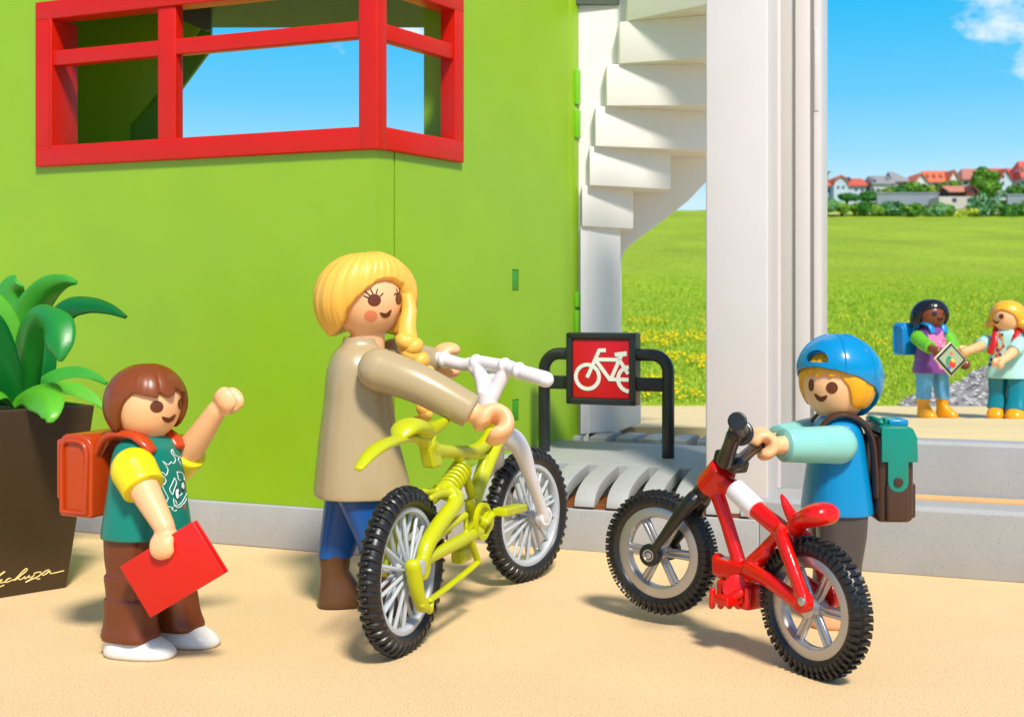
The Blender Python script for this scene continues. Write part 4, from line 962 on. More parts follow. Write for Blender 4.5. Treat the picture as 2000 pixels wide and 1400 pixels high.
# ---------- woman with the bicycle ----------
wY = 5.92; base = V(((700-1000)/F*wY, wY, 0)); shoe_h = .25
M_coat = mat('taupe_coat', rgb(186, 164, 136, .88), .27, .02); M_jean = mat('blue_jeans', rgb(0, 88, 168, .85), .35, .05); M_boot = mat('brown_boot', rgb(100, 66, 44, .85), .38, .05)
torso = [(.560, .235, .225, .02, 0), (.575, .24, .232, .02, 0), (.68, .228, .215, .012, 0), (.85, .205, .185, .0, 0), (1.0, .19, .165, 0, 0), (1.12, .185, .155, .0, 0), (1.19, .172, .140, 0, 0), (1.245, .14, .115, 0, 0), (1.28, .10, .092, .01, 0), (1.315, .088, .086, .015, 0)]
woman = figure('toy woman with long golden hair in a taupe coat behind the lime bicycle', 'toy figure', base, 1.492, .170, -60, 14, torso,
    [P(741, 722, 5.68), P(770, 700, 6.12)], [P(924, 806, 5.62), P(838, 706, 6.36)], (.094, .062), [.97, .97], M_skin, M_coat, 'coat', M_coat, .086,
    [((.7, .0, -.4), (.75, -.62, .05), 22, 250), ((.5, .25, .02), (.78, -.6, 0), 42, 0)],
    [((0, -.105), (.10, -.10), 0), ((0, .105), (-.10, .105), 0)], M_jean, M_boot, 'boot', neck_r=.082, sleeve_r=.080, hoff=(.045, 0), elbows=[V((-.0, -.02, .02)), V((0, 0, .0))],
    legprof=[(0, .10, .14), (.5, .092, .11), (1, .082, .085)], shoelen=.08)
shoe_h = .07
hb = MB(); hair(hb, woman.hc, .170, woman.Fh, woman.Lh, [(-180, -36, 1.50), (-150, -42, 1.5), (-120, -44, 1.48), (-96, -44, 1.45), (-78, -40, 1.36), (-64, -30, 1.26), (-52, -10, 1.18), (-38, 6, 1.15), (-22, 20, 1.16), (-8, 30, 1.18), (6, 33, 1.2), (22, 32, 1.22), (42, 24, 1.22), (54, 0, 1.2), (62, -36, 1.22), (72, -50, 1.26), (90, -48, 1.35), (140, -40, 1.45)], top=1.33, ridge=.014, rk=26, lift=.15, twist=7.5, na=200, nt_=40)
M_blond = mat('golden_hair_plastic', rgb(253, 190, 84, .92), .36, .06, .05, 60, sss=.05)
ho = obj('hair', hb, M_blond, woman.root, ang=80)
b = MB()
side = [P(788, 555, 5.92), P(799, 600, 5.90), P(795, 640, 5.86), P(798, 680, 5.84)]
b.tube(side, [.026, .036, .044, .054], 14, flat=(1, .7), smooth=5)
pts = spl([tuple(P(x, y, Y_))+(r_,) for x, y, Y_, r_ in ((797, 668, 5.82, .058), (810, 700, 5.84, .062), (824, 732, 5.86, .060), (834, 765, 5.88, .052), (832, 800, 5.88, .042), (820, 826, 5.86, .03))], 5)
for i, p in enumerate(pts):
    if i % 2 == 0:
        s = 1 if (i//2) % 2 else -1
        b.ball(V(p[:3])+V((.014*s, 0, .0)), (V((1, 0, .8*s)), V((0, 1, 0)), V((-.8*s, 0, 1))), (p[3]*.9, p[3]*.8, p[3]*.7), 16, 10)
b.tube([V(p[:3]) for p in pts], [p[3]*.7 for p in pts], 12)
obj('braid', b, M_blond, ho, ang=80)
bv = bvh_of([woman.body])
decal('eye', bv, ell(731, 586, 13, 12), M_eye, woman.body); decal('eye', bv, ell(778, 583, 6, 12), M_eye, woman.body)
decal('mouth', bv, MOUTH(754, 614, 12, 7.5, -12), M_eye, woman.body)
decal('cheek_blush', bv, ell(724, 617, 13, 11), mat('blush_print', rgb(242, 140, 104, .88), .35, .03), woman.body, off=.0012)
strokes('eyelash', bv, [[(720, 582), (711, 578)], [(722, 577), (714, 570)], [(728, 573), (724, 565)], [(735, 573), (737, 565)], [(743, 578), (748, 573)], [(774, 573), (770, 575)], [(776, 571), (774, 565)], [(780, 571), (780, 564)], [(783, 575), (785, 568)]], .0032, M_eyek, woman.body, k=0)

# ---------- boy with the cap ----------
cY = 5.72; base = V(((1634-1000)/F*cY, cY, 0)); 
M_blue = mat('blue_vest', rgb(0, 134, 190, .92), .28, .03); M_mint = mat('mint_sleeve', rgb(140, 208, 196, .9), .3, .03); M_grey = mat('dark_grey_trousers', rgb(78, 72, 70, .85), .32, .05)
torso = [(.515, .195, .150, 0, 0), (.525, .20, .156, 0, 0), (.62, .188, .145, 0, 0), (.75, .17, .128, 0, 0), (.84, .158, .118, 0, 0), (.91, .135, .104, 0, 0), (.945, .10, .085, 0, 0), (.96, .078, .072, 0, 0)]
capboy = figure('toy boy in a backwards blue cap and blue vest beside the red bicycle', 'toy figure', base, 1.098, .155, -139, 178, torso,
    [P(1636, 868, 5.54), P(1600, 848, 5.90)], [P(1524, 869, 5.42), P(1516, 862, 5.72)], (.082, .05), [.93, .93], M_skin, M_blue, 'vest', M_mint, .062,
    [((-1, -.05, .0), (.12, -.98, .15), 27, 38), ((-1, .0, .03), (.1, -.95, 0), 27, 38)],
    [((0, -.095), (0.0, -.10), 0), ((0, .095), (.0, .10), 0)], M_grey, mat('tan_shoe', rgb(232, 170, 130, .85), .35, .04), 'shoe', neck_r=.07, sleeve_r=.076, elbows=[V((0, 0, -.0)), V((0, 0, 0))],
    legprof=[(0, .09, .115), (.3, .085, .11), (.65, .075, .085), (1, .082, .095)], shoelen=.06)
hb = MB(); hair(hb, capboy.hc, .155, capboy.Fh, capboy.Lh, [(-180, -10, 1.06), (-110, -25, 1.1), (-90, -36, 1.1), (-72, -34, 1.08), (-60, -8, 1.06), (-44, 14, 1.07), (-30, 22, 1.08), (-20, 15, 1.09), (-10, 24, 1.08), (0, 15, 1.09), (12, 24, 1.08), (24, 16, 1.09), (38, 21, 1.07), (52, 5, 1.06), (64, -32, 1.08), (80, -36, 1.1), (100, -36, 1.12), (125, -30, 1.12), (150, -10, 1.08)], top=1.27, ridge=.01, rk=20)
obj('hair', hb, mat('yellow_orange_hair', rgb(248, 172, 24, .9), .32, .05), capboy.root, ang=80)
# cap (worn backwards)
cp = thing('cap', 'glossy blue cap worn backwards with an arched strap opening over the forehead', 'cap', capboy.hc+Z*.04)
hb = MB(); capc = capboy.hc+Z*.012-capboy.Fh*.0
hair(hb, capc, .155, capboy.Fh, capboy.Lh, [(-180, -50, 1.40), (-160, -48, 1.38), (-135, -32, 1.32), (-110, -12, 1.26), (-90, 0, 1.23), (-60, 14, 1.22), (-30, 22, 1.24), (0, 25, 1.28), (30, 22, 1.24), (60, 14, 1.22), (90, 0, 1.23), (110, -12, 1.26), (135, -32, 1.32), (160, -48, 1.38)], top=1.46, lift=.03, na=160, nt_=44, inner=1.14, hollow=True)
Fh, Lh = capboy.Fh, capboy.Lh
Fo = (Fh+Z*.35).normalized(); cc = MB()
pcz = capc+Z*.155*.62
poly = [pcz+Lh*x*.155+Z*z*.155 for x, z in [(.42*math.cos(a), .02+.36*math.sin(a)) for a in [PI*i/14 for i in range(15)]]]
cc.prism([p+Fh*.12 for p in poly], Fh*.16)
ct = cutter(cc)
M_cap = mat('blue_cap_plastic', rgb(0, 136, 192, .92), .2, .04, .02, 60)
capo = obj('crown', hb, M_cap, cp, ang=50, cut=[ct])
b = MB()     # seams running up the cap
bvc = bvh_of([capo])
for az in (-95, -48, 48, 95, 150, -150):
    ar = math.radians(az); pts = []
    for e_ in range(8, 84, 4):
        er = math.radians(e_); d = (Fh*math.cos(ar)+Lh*math.sin(ar))*math.cos(er)+Z*math.sin(er); h_ = bvc.ray_cast(capc+d*.6, -d)
        if h_[0] is not None and (h_[0]-capc).length > .155*1.12: pts.append(h_[0])
    if len(pts) > 2: b.tube(pts, .0042, 8)
obj('seam', b, M_cap, cp)
bv = bvh_of([capboy.body])
decal('eye', bv, ell(1585, 752, 5.5, 12), M_eye, capboy.body); decal('eye', bv, ell(1625, 757, 11.5, 11.5), M_eye, capboy.body); decal('mouth', bv, [(2*1603-x, y) for x, y in MOUTH(1603, 777, 13, 8, -6)], M_eye, capboy.body)
# brown and teal backpack: pack on his back, teal flap with round button
Ft, Lt = capboy.Ft, capboy.Lt; bp = thing('backpack', 'brown backpack with teal flap and round button on the capped boy', 'backpack', V((base.x, base.y, .5))-Ft*.25)
pc_ = V((base.x, base.y, .70))-Ft*.235; M_bag = mat('dark_brown_bag', rgb(74, 46, 36, .85), .36, .06, .05, 80); M_tealb = mat('teal_flap', rgb(0, 138, 118, .9), .3, .03)
b = MB()
b.rbox(pc_-Z*.02, (Ft, Lt, Z), (.085, .135, .20), .03); obj('pack', b, M_bag, bp, ang=45)
b = MB()
for s in (-1, 1): b.rbox(pc_-Z*.125+Lt*s*.135-Ft*.005, (Ft, Lt, Z), (.052, .022, .088), .014)
b.rbox(pc_-Z*.125-Ft*.085, (Ft, Lt, Z), (.02, .09, .08), .012); obj('side_pocket', b, M_bag, bp, ang=45)
b = MB()
pr_ = [(-.088, .075), (-.088, .16), (-.08, .195), (-.06, .215), (.068, .218), (.068, .075)]
for s in (-1, 1):
    tongue = [(.068, .06), (.068, .218), (-.05, .218), (-.075, .205), (-.092, .17), (-.094, .06), (-.052, .06), (-.052, -.02)]+[(-.006+.046*math.cos(a), -.03+.046*math.sin(a)) for a in [PI+PI*i/10 for i in range(0, 11)]]+[(.04, -.02), (.04, .06)]
    poly = [pc_+Ft*x+Z*z+Lt*s*.142 for x, z in tongue]; b.prism(poly, Lt*s*.016, .003)
poly = [pc_+Ft*x+Z*z-Lt*.140 for x, z in [(-.094, .06), (-.094, .17), (-.078, .208), (-.05, .223), (.07, .223), (.07, .19), (-.04, .19), (-.075, .15), (-.08, .06)]]
b.prism(poly, Lt*.28); flp = obj('flap', b, M_tealb, bp, ang=45)
for s in (-1, 1):
    b = MB(); q = pc_-Ft*.006-Z*.03+Lt*s*.156; b.cyl(q, q+Lt*s*.010, .021, 28, .003); obj('button', b, M_bag, flp)
b = MB(); tp = pc_+Z*.225
b.rbox(tp+Ft*.05, (Ft, Lt, Z), (.016, .05, .022), .007); b.tube([tp+Ft*.06-Lt*.11+Z*.01, tp+Ft*.075+Z*.02, tp+Ft*.06+Lt*.11+Z*.01], .014, 10, smooth=4)
b.rbox(tp+Ft*.0+Lt*.04+Z*.008, (Ft, Lt, Z), (.03, .02, .018), .006); obj('top_handle', b, M_tealb, bp)
b = MB(); b.rbox(tp-Ft*.03+Z*.006, (Ft, Lt, Z), (.045, .08, .014), .008); obj('top_patch', b, M_cap, bp)
for lat in (-.105, .105):
    b = MB(); b0 = V((base.x, base.y, 0))+Lt*lat; pts = [b0-Ft*.155+Z*.60, b0-Ft*.15+Z*.74, b0-Ft*.135+Z*.86, b0-Ft*.09+Z*.935, b0-Ft*.02+Z*.968, b0+Ft*.05+Z*.955, b0+Ft*.092+Z*.915]
    b.tube(pts, [.03, .03, .029, .028, .027, .027, .026], 14, flat=(.55, 1.1), up=-Ft, smooth=5); obj('strap', b, M_bag, bp)
# ================= bicycles =================
M_tyre = mat('black_rubber', rgb(34, 33, 33, .8), .34, .08, .05, 90); M_rimg = mat('light_grey_rim', rgb(192, 198, 204, .85), .35, .03)
M_silv = mat('silver_rim', rgb(190, 190, 192, .85), .3, .06, metal=.75); M_lime = mat('lime_frame', rgb(198, 202, 8, .88), .3, .04, .04, 80)
M_rfr = mat('red_frame', rgb(228, 18, 8, .85), .22, .03, .04, 80); M_bwh = mat('white_fork', rgb(238, 234, 236, .88), .3, .02); M_bbk = mat('black_bars', rgb(30, 31, 31, .8), .28, .05)
def wheel(parent, c, axis, R, rt, rimmat, style, rim_w, rin, name='wheel'):
    axis = axis.normalized(); u = V((0, 0, 1)); u = (u-axis*u.dot(axis)).normalized(); w_ = axis.cross(u)
    def rad(a): return u*math.cos(a)+w_*math.sin(a)
    b = MB(); ro = R-rt*1.75
    # rim
    b.ring(c, axis, [(rin, -rim_w*.55), (rin+.008, -rim_w), (ro, -rim_w*1.05), (ro+.012, -rim_w*.8), (ro+.012, rim_w*.8), (ro, rim_w*1.05), (rin+.008, rim_w), (rin, rim_w*.55)], 80)
    if style == 'wire':
        b.cyl(c-axis*.05, c+axis*.05, .036, 24, .006)
        for sd in (-1, 1):
            for k in range(7):
                a = 2*PI*(k+(.25 if sd > 0 else -.25))/7
                for s in (-1, 1):
                    p0 = c+rad(a+s*.25)*.032+axis*sd*.026; p1 = c+rad(a+s*.17)*(rin+.006)+axis*sd*.006
                    b.tube([p0, p0.lerp(p1, .5), p1], .0088, 8)
    else:
        b.cyl(c-axis*.045, c+axis*.045, .04, 24, .006)
        for k in range(6):
            a = 2*PI*k/6+.52
            for s in (-1, 1):
                t_ = axis.cross(rad(a)); p0 = c+rad(a)*.03+t_*s*.010; p1 = c+rad(a)*(rin+.006)+t_*s*.012
                b.tube([p0, p1], .0115, 10)
            b.box(c+rad(a)*(rin+.03)/2, (rad(a), axis, rad(a).cross(axis)), ((rin-.02)/2, .006, .014))
    wh = obj(name, b, rimmat, parent, origin=c)
    b = MB(); cr = R-rt
    sec = [(cr+rt*.93*math.cos(t), rt*1.0*math.sin(t)) for t in [2*PI*i/20 for i in range(20)]]
    b.ring(c, axis, sec, 96)
    def sp_(a, t, k): return c+rad(a)*(cr+rt*k*math.cos(t))+axis*rt*k*math.sin(t)
    if style == 'wire':
        n = 46
        for k in range(n):
            for s in (-1, 1):
                a = 2*PI*(k+(.0 if s > 0 else .5))/n; pts = [sp_(a+q*.035, s*math.radians(e_), 1.0) for q, e_ in ((0, -4), (.1, 20), (.35, 45), (.6, 68), (.8, 92))]
                b.tube(pts, [.0105, .0105, .010, .008, .005], 8, flat=(1, 1.0), up=rad(a))
    else:
        n = 52
        for k in range(n):
            a = 2*PI*k/n
            for s in (-1, 1):
                t = s*math.radians(52); nr = (rad(a)*math.cos(t)+axis*math.sin(t)); tg = axis.cross(rad(a))
                b.box(sp_(a, t, 1.02), (tg, nr, tg.cross(nr)), (.0062, .011, .0125))
                t = s*math.radians(82); nr = (rad(a)*math.cos(t)+axis*math.sin(t)); b.box(sp_(a, t, .96), (tg, nr, tg.cross(nr)), (.0035, .006, .014))
            a += PI/n; b.box(sp_(a, 0, 1.0), (axis.cross(rad(a)), rad(a), axis), (.0055, .008, .024))
    obj('tyre', b, M_tyre, wh, origin=c, ang=40)
    return wh

# ---------- yellow green bicycle ----------
A1 = V((-.461, 5.20, 0)); B1 = V((.082, 6.58, 0)); D1 = (B1-A1).normalized(); R1 = V((D1.y, -D1.x, 0))
yb = thing('bicycle', 'lime yellow bicycle with white fork and handlebar, pushed by the woman', 'bicycle', (A1+B1)/2)
def Y(px, py, off=0.0): return PP(px, py, A1+R1*off, R1)
def mir(p, A_, n): return p-n*2*((p-A_).dot(n))
rc = A1+Z*.347; fc = V((1030/F*0+ (1030-1000)/F*6.58, 6.58, .352))
wheel(yb, rc, R1, .347, .046, M_rimg, 'wire', .026, .240)
fd = V((.588, .809, 0)).normalized(); fR = V((fd.y, -fd.x, 0))
wheel(yb, fc, fR, .349, .045, M_rimg, 'wire', .026, .242)
b = MB()
# head tube, down tube, top tube, struts
b.tube([Y(952, 792), Y(962, 820), Y(972, 858)], [.052, .056, .05], 20, round_ends=False)
b.tube([Y(968, 862), Y(950, 905), Y(930, 962), Y(925, 985)], [.045, .045, .04, .038], 16, flat=(.75, 1), up=D1, smooth=4)
b.tube([Y(838, 878), Y(880, 882), Y(925, 880), Y(950, 862), Y(962, 835)], [.036, .03, .032, .036, .03], 16, smooth=4)
for o_ in (-.0,):
    b.tube([Y(893, 884), Y(905, 915), Y(920, 962)], [.026, .022, .026], 12, flat=(1, .9))
b.tube([Y(950, 890), Y(915, 893), Y(893, 886)], [.014]*3, 10); b.tube([Y(948, 895), Y(938, 930), Y(926, 965)], [.022]*3, 10)
q0, q1 = Y(836, 862), Y(846, 912); b.rbox((q0+q1)/2, ((q1-q0).normalized(), D1, R1), ((q1-q0).length/2, .052, .03), .01)
b.tube([Y(835, 870), Y(838, 850)], [.04, .035], 14)
# bottom bracket shell and motor like block
b.cyl(Y(938, 1016, 0)-R1*.05, Y(938, 1016, 0)+R1*.055, .055, 24, .006)
b.tube([Y(925, 985), Y(930, 1005)], [.045, .05], 14)
b.rbox(Y(903, 1082, .02), (D1, R1, Z), (.07, .03, .034), .012); b.tube([Y(930, 1020), Y(908, 1075)], [.035, .03], 12)
obj('frame', b, M_lime, yb, voxel=.0055, sm=3)
b = MB(); b.tube([Y(701, 914), Y(722, 888), Y(750, 868), Y(790, 856), Y(830, 860)], [.022, .034, .04, .036, .032], 18, flat=(.55, 1.0), up=(0, 0, 1), smooth=6); obj('mudguard', b, M_lime, yb)
b = MB(); rings = []
for (x, y, w_, t_) in ((777, 856, .028, .02), (786, 842, .058, .035), (800, 834, .068, .042), (818, 837, .062, .042), (833, 842, .042, .04), (850, 836, .030, .034), (866, 826, .022, .026), (876, 820, .012, .014)):
    rings.append((*Y(x, y), w_, t_))
rings = spl(rings, 4); L_ = []
for r_ in rings:
    c = V(r_[:3]); L_.append([c+R1*r_[3]*math.cos(2*PI*j/20)+Z*r_[4]*(math.sin(2*PI*j/20) if math.sin(2*PI*j/20) > 0 else .8*math.sin(2*PI*j/20)) for j in range(20)])
b.loft(L_); b.tube([Y(812, 850), Y(836, 868)], [.028, .034], 14); obj('saddle', b, M_lime, yb, voxel=.006, sm=3)
b = MB(); s0_, s1_ = Y(901, 917), Y(873, 957); dv = (s1_-s0_); 
b.cyl(s0_-dv*.1, s1_+dv*.12, .034, 20)
uu = dv.normalized().orthogonal().normalized(); ww = dv.normalized().cross(uu)
for k in range(7):
    cc_ = s0_+dv*(k/6); b.ring(cc_, dv, [(.040+.013*math.cos(t), .0105*math.sin(t)) for t in [2*PI*i/10 for i in range(10)]], 28)
obj('shock_spring', b, M_lime, yb)
b = MB()
for sd in (-1, 1):
    o_ = .082
    def Q(x, y, o=o_):
        p = Y(x, y, o); return p if sd > 0 else mir(p, A1, R1)
    b.tube([Q(824, 1105), Q(832, 1068), Q(856, 1026), Q(884, 990), Q(893, 972, .06), Q(880, 958, .03)], [.028, .036, .036, .036, .034, .03], 14, smooth=4)
    b.tube([Q(880, 962, .04), Q(858, 964, .05), Q(842, 972, .06)], [.02, .018, .014], 10)
    b.tube([Q(828, 1094), Q(880, 1066), Q(935, 1036)], [.026, .029, .029], 12)
    b.tube([Q(840, 1062), Q(872, 1030), Q(908, 1006)], [.020, .019, .018], 10)
    b.tube([Q(909, 1004), Q(911, 1045)], .012, 10)
    q = Q(824, 1109); b.cyl(q-R1*.022, q+R1*.022, .05, 24, .004)
    if sd > 0: b.tube([Q(806, 1104), Q(812, 1140), Q(818, 1166), Q(826, 1184)], [.036, .034, .03, .032], 12, flat=(1, .8), smooth=3)
b.tube([Y(876, 960, 0), Y(871, 958, 0)], .045, 14)
b.cyl(Y(880, 965, .06), Y(880, 965, -.06), .03, 14)
obj('swingarm', b, M_lime, yb, voxel=.0055, sm=3)
b = MB(); q = Y(942, 1018, .10)
b.ring(q, R1, [(.088, -.01), (.088, .012), (.070, .012), (.066, -.004)], 40); b.cyl(q-R1*.03, q+R1*.022, .026, 20, .004)
for k in range(3):
    a = 2*PI*k/3+.5; b.tube([q, q+(D1*math.cos(a)+Z*math.sin(a))*.075], .011, 8)
b.tube([q+R1*.02, Y(962, 1004, .12), Y(975, 996, .13)], [.02, .016, .018], 12)
cw = obj('chainring', b, M_lime, yb)
b = MB(); p0, p1 = Y(968, 1000, .14), Y(1010, 990, .14); b.rbox((p0+p1)/2+R1*.02, ((p1-p0), R1, Z), ((p1-p0).length/2, .035, .018), .006); obj('pedal', b, M_lime, cw)
b = MB(); qm = Y(938, 1040, -.10); b.tube([mir(q, A1, R1), mir(q, A1, R1)-D1*.06-Z*.07], .016, 10); b.rbox(mir(q, A1, R1)-D1*.07-Z*.08-R1*.03, (D1, R1, Z), (.05, .035, .016), .006); obj('pedal', b, M_lime, cw)
b = MB(); b.tube([Y(838, 1172, .09), Y(850, 1164, .09), Y(892, 1132, .09), Y(928, 1102, .09), Y(932, 1092, .09), Y(925, 1070, .09), Y(918, 1045, .09)], [.017]*7, 10, flat=(.7, 1), smooth=3)
b.tube([Y(824, 1180, .09), Y(838, 1190, .09), Y(842, 1172, .09)], [.018, .02, .014], 10); obj('chain', b, M_lime, yb)
for sd in (-1, 1):
    b = MB(); q = Y(823.5, 1109, .106); q = q if sd > 0 else mir(q, A1, R1); b.cyl(q-R1*.006, q+R1*.006, .033, 28, .003); obj('axle_cap', b, M_rimg, yb)
# fork and handlebar, turned to the right with the front wheel
ax0 = fc; axT = Y(958, 800); 
b = MB(); fk = V((fc.x, fc.y, 0))
def fkp(up, lat, fw=0): return fc.lerp(axT, up)+fR*lat+fd*fw
top_ = Y(985, 862); 
crown_ = top_
for sd in (-1, 1):
    b.tube([fc+fR*sd*.105, fc.lerp(crown_, .25)+fR*sd*.105, fc.lerp(crown_, .62)+fR*sd*.098, fc.lerp(crown_, .84)+fR*sd*.085+Z*.02, crown_+fR*sd*.05+Z*.02, crown_+Z*.015], [.032, .031, .038, .048, .052, .046], 16, smooth=4)
    q = fc+fR*sd*.105; b.cyl(q-fR*.024, q+fR*.024, .052, 28, .006)
b.tube([crown_+Z*.0, crown_.lerp(axT, .5)], [.05, .04], 16)
fo_ = obj('fork', b, M_bwh, yb, voxel=.0055, sm=3)
for sd in (-1, 1):
    b = MB(); q = fc+fR*sd*.126; b.ring(q, fR, [(.030, -.006), (.030, .005), (.022, .005), (.018, -.002)], 28); b.cyl(q-fR*.004, q+fR*.002, .017, 20, .002); obj('axle_cap', b, M_rimg, fo_)
b = MB(); bY_ = 6.08
hl = [P(848, 700, 6.32), P(872, 704, 6.28), P(905, 712, 6.22), P(935, 708, 6.17), P(965, 712, 6.1), P(990, 716, 6.05), P(1018, 726, 5.98), P(1066, 741, 5.9)]
b.tube(hl[:4]+hl[4:], [.036, .036, .033, .036, .034, .036, .036, .040], 18, smooth=5)
for i_, rr_ in ((1, .046), (3, .046), (5, .045), (6, .046)): b.ball(hl[i_].lerp(hl[max(0, i_-1)], .15), (fR, fd, Z), (.03, rr_, rr_), 16, 10)
stb = Y(952, 782)
b.tube([hl[3]-Z*.01, stb.lerp(hl[3], .45)+Z*.0, stb], [.042, .042, .05], 16); b.tube([hl[5]-Z*.01, stb.lerp(hl[5], .5)-Z*.012, stb], [.036, .036, .05], 16)
b.tube([P(925, 720, 6.17), P(945, 745, 6.12), P(985, 732, 6.08)], .03, 12); b.cyl(stb-Z*.03, stb+Z*.05, .052, 24, .008)
for k in range(4): b.ring(hl[2].lerp(hl[3], .3+.0*k), (hl[3]-hl[2]), [(.03, 0), (.034, .004), (.03, .008)], 20)
obj('handlebar', b, M_bwh, yb, voxel=.0055, sm=3)

# ---------- red bicycle ----------
A2 = V((1.197, 4.87, 0)); D2 = V((-.533, .846, 0)).normalized(); L2 = V((-D2.y, D2.x, 0))     # L2 points to its left side, towards the viewer
rb = thing('bicycle', 'red bicycle with silver six spoke wheels and black fork, held by the capped boy', 'bicycle', A2+D2*.48)
def Rp(px, py, off=0.0): return PP(px, py, A2+L2*off, L2)
rc2 = V((1.197, 4.87, .272)); fc2 = P(1290, 1077, 5.68)
wheel(rb, rc2, L2, .272, .041, M_silv, 'six', .026, .156)
fd2 = V((-.80, .60, 0)).normalized(); fL2 = V((-fd2.y, fd2.x, 0))
wheel(rb, fc2, fL2, .278, .041, M_silv, 'six', .026, .158)
b = MB()
b.cyl(Rp(1383, 952), Rp(1415, 913), .062, 28, .012)
b.tube([Rp(1400, 962), Rp(1420, 1020), Rp(1444, 1100)], [.036, .033, .034], 16, flat=(1, .85))
b.tube([Rp(1405, 940), Rp(1435, 955), Rp(1484, 1000), Rp(1526, 1034), Rp(1560, 1066)], [.04, .04, .038, .040, .036], 16, smooth=3)
b.tube([Rp(1520, 1045), Rp(1492, 1075), Rp(1462, 1105)], [.026, .028, .032], 14); b.tube([Rp(1500, 1078), Rp(1475, 1100)], [.038, .042], 14)
b.rbox(Rp(1440, 1112), (D2, L2, Z), (.115, .048, .038), .014)
b.tube([Rp(1403, 1092), Rp(1408, 1116)], .03, 12)
b.tube([Rp(1545, 1055), Rp(1552, 1030), Rp(1565, 1015)], [.04, .036, .034], 14)
for sd in (-1, 1):
    def Q2(x, y, o=.078):
        p = Rp(x, y, o); return p if sd > 0 else mir(p, A2, L2)
    b.tube([Q2(1525, 1036, .02), Q2(1530, 1058, .06), Q2(1548, 1108), Q2(1568, 1165)], [.032, .036, .034, .034], 14, flat=(1, .8), smooth=3)
    b.tube([Q2(1462, 1112, .04), Q2(1500, 1132, .07), Q2(1560, 1176)], [.036, .032, .034], 14, flat=(1, .8), smooth=3)
    q = Q2(1566, 1174); b.cyl(q-L2*.026, q+L2*.022, .045, 24, .005)
obj('frame', b, M_rfr, rb, voxel=.005, sm=3)
b = MB(); c0, c1 = Rp(1446, 1136, .10), Rp(1470, 1140, -.06)
b.cyl(Rp(1440, 1150, .07), Rp(1440, 1150, -.07), .062, 30, .01)
b.rbox(Rp(1447, 1158, 0), (D2, L2, Z), (.10, .058, .052), .022)
for k in range(5):
    q_ = Rp(1412+17*k, 1163, 0); b.tube([q_+L2*.058+Z*.03, q_+L2*.062-Z*.035], .014, 10)
b.rbox(Rp(1420, 1170, .10), (D2, L2, Z), (.045, .04, .02), .008); b.tube([Rp(1446, 1158, .07), Rp(1425, 1168, .09)], .02, 10)
b.rbox(Rp(1478, 1158, -.10), (D2, L2, Z), (.045, .04, .02), .008); b.tube([Rp(1446, 1158, -.05), Rp(1475, 1158, -.09)], .02, 10)
obj('crankset', b, M_rfr, rb)
b = MB(); b.tube([Rp(1436, 955), Rp(1458, 976), Rp(1478, 996)], [.047, .047, .047], 24, round_ends=False); obj('tube_sleeve', b, M_bwh, rb)
b = MB(); rings = []
for (x, y, w_, t_) in ((1526, 968, .010, .012), (1533, 984, .018, .028), (1543, 1003, .024, .034), (1556, 1018, .034, .034), (1572, 1012, .058, .042), (1590, 1006, .078, .048), (1606, 1004, .08, .048), (1620, 1006, .06, .038), (1628, 1011, .028, .014)):
    rings.append((*Rp(x, y), w_, t_))
rings = spl(rings, 4); L_ = []
for r_ in rings:
    c = V(r_[:3]); L_.append([c+L2*r_[3]*math.cos(2*PI*j/20)+Z*r_[4]*math.sin(2*PI*j/20)+D2*0 for j in range(20)])
b.loft(L_); b.tube([Rp(1552, 1036), Rp(1566, 1016), Rp(1585, 1012)], [.036, .034, .03], 14)
obj('saddle', b, M_rfr, rb, voxel=.005, sm=3)
for sd in (-1, 1):
    b = MB(); q = Rp(1566, 1174, .103); q = q if sd > 0 else mir(q, A2, L2); b.cyl(q-L2*.006, q+L2*.006, .018, 24, .003); obj('axle_cap', b, M_silv, rb)
b = MB(); cr2 = Rp(1368, 968)
for sd in (-1, 1):
    b.tube([fc2+fL2*sd*.088, fc2.lerp(cr2, .3)+fL2*sd*.088, fc2.lerp(cr2, .7)+fL2*sd*.082, fc2.lerp(cr2, .95)+fL2*sd*.06, cr2+Z*.01], [.020, .024, .031, .036, .036], 14, flat=(1, .8), smooth=4)
    q = fc2+fL2*sd*.088; b.cyl(q-fL2*.022, q+fL2*.022, .052, 28, .006)
b.tube([cr2, Rp(1384, 950)], [.046, .044], 16)
f2 = obj('fork', b, M_bbk, rb, voxel=.005, sm=3)
for sd in (-1, 1):
    b = MB(); q = fc2+fL2*sd*.110; b.ring(q, fL2, [(.028, -.006), (.028, .004), (.022, .004), (.018, -.002)], 28); b.cyl(q-fL2*.006, q+fL2*.003, .016, 20, .003); obj('axle_cap', b, M_silv, f2)
b = MB(); sb_ = Rp(1418, 905)
b.rbox(Rp(1428, 900), ((Rp(1450, 915)-Rp(1408, 885)), L2, (Rp(1450, 915)-Rp(1408, 885)).cross(L2)), (.07, .045, .028), .012)
n0_, n1_ = P(1414, 898, 5.12), P(1432, 856, 5.05)
b.tube([P(1416, 900, 5.15), P(1426, 872, 5.08), P(1434, 850, 5.02)], [.036, .032, .034], 16, smooth=3)
g0, g1 = P(1447, 846, 5.10), P(1440, 822, 4.86); gd = (g1-g0).normalized()
b.cyl(g0, g1, .036, 28, .004); b.cyl(g0-gd*.005, g0+gd*.02, .054, 28, .006); b.ring(g1-gd*.012, gd, [(.034, 0), (.039, .003), (.039, .010), (.034, .013)], 28)
b.tube([P(1434, 850, 5.02), g0-gd*.01], [.034, .034], 14)
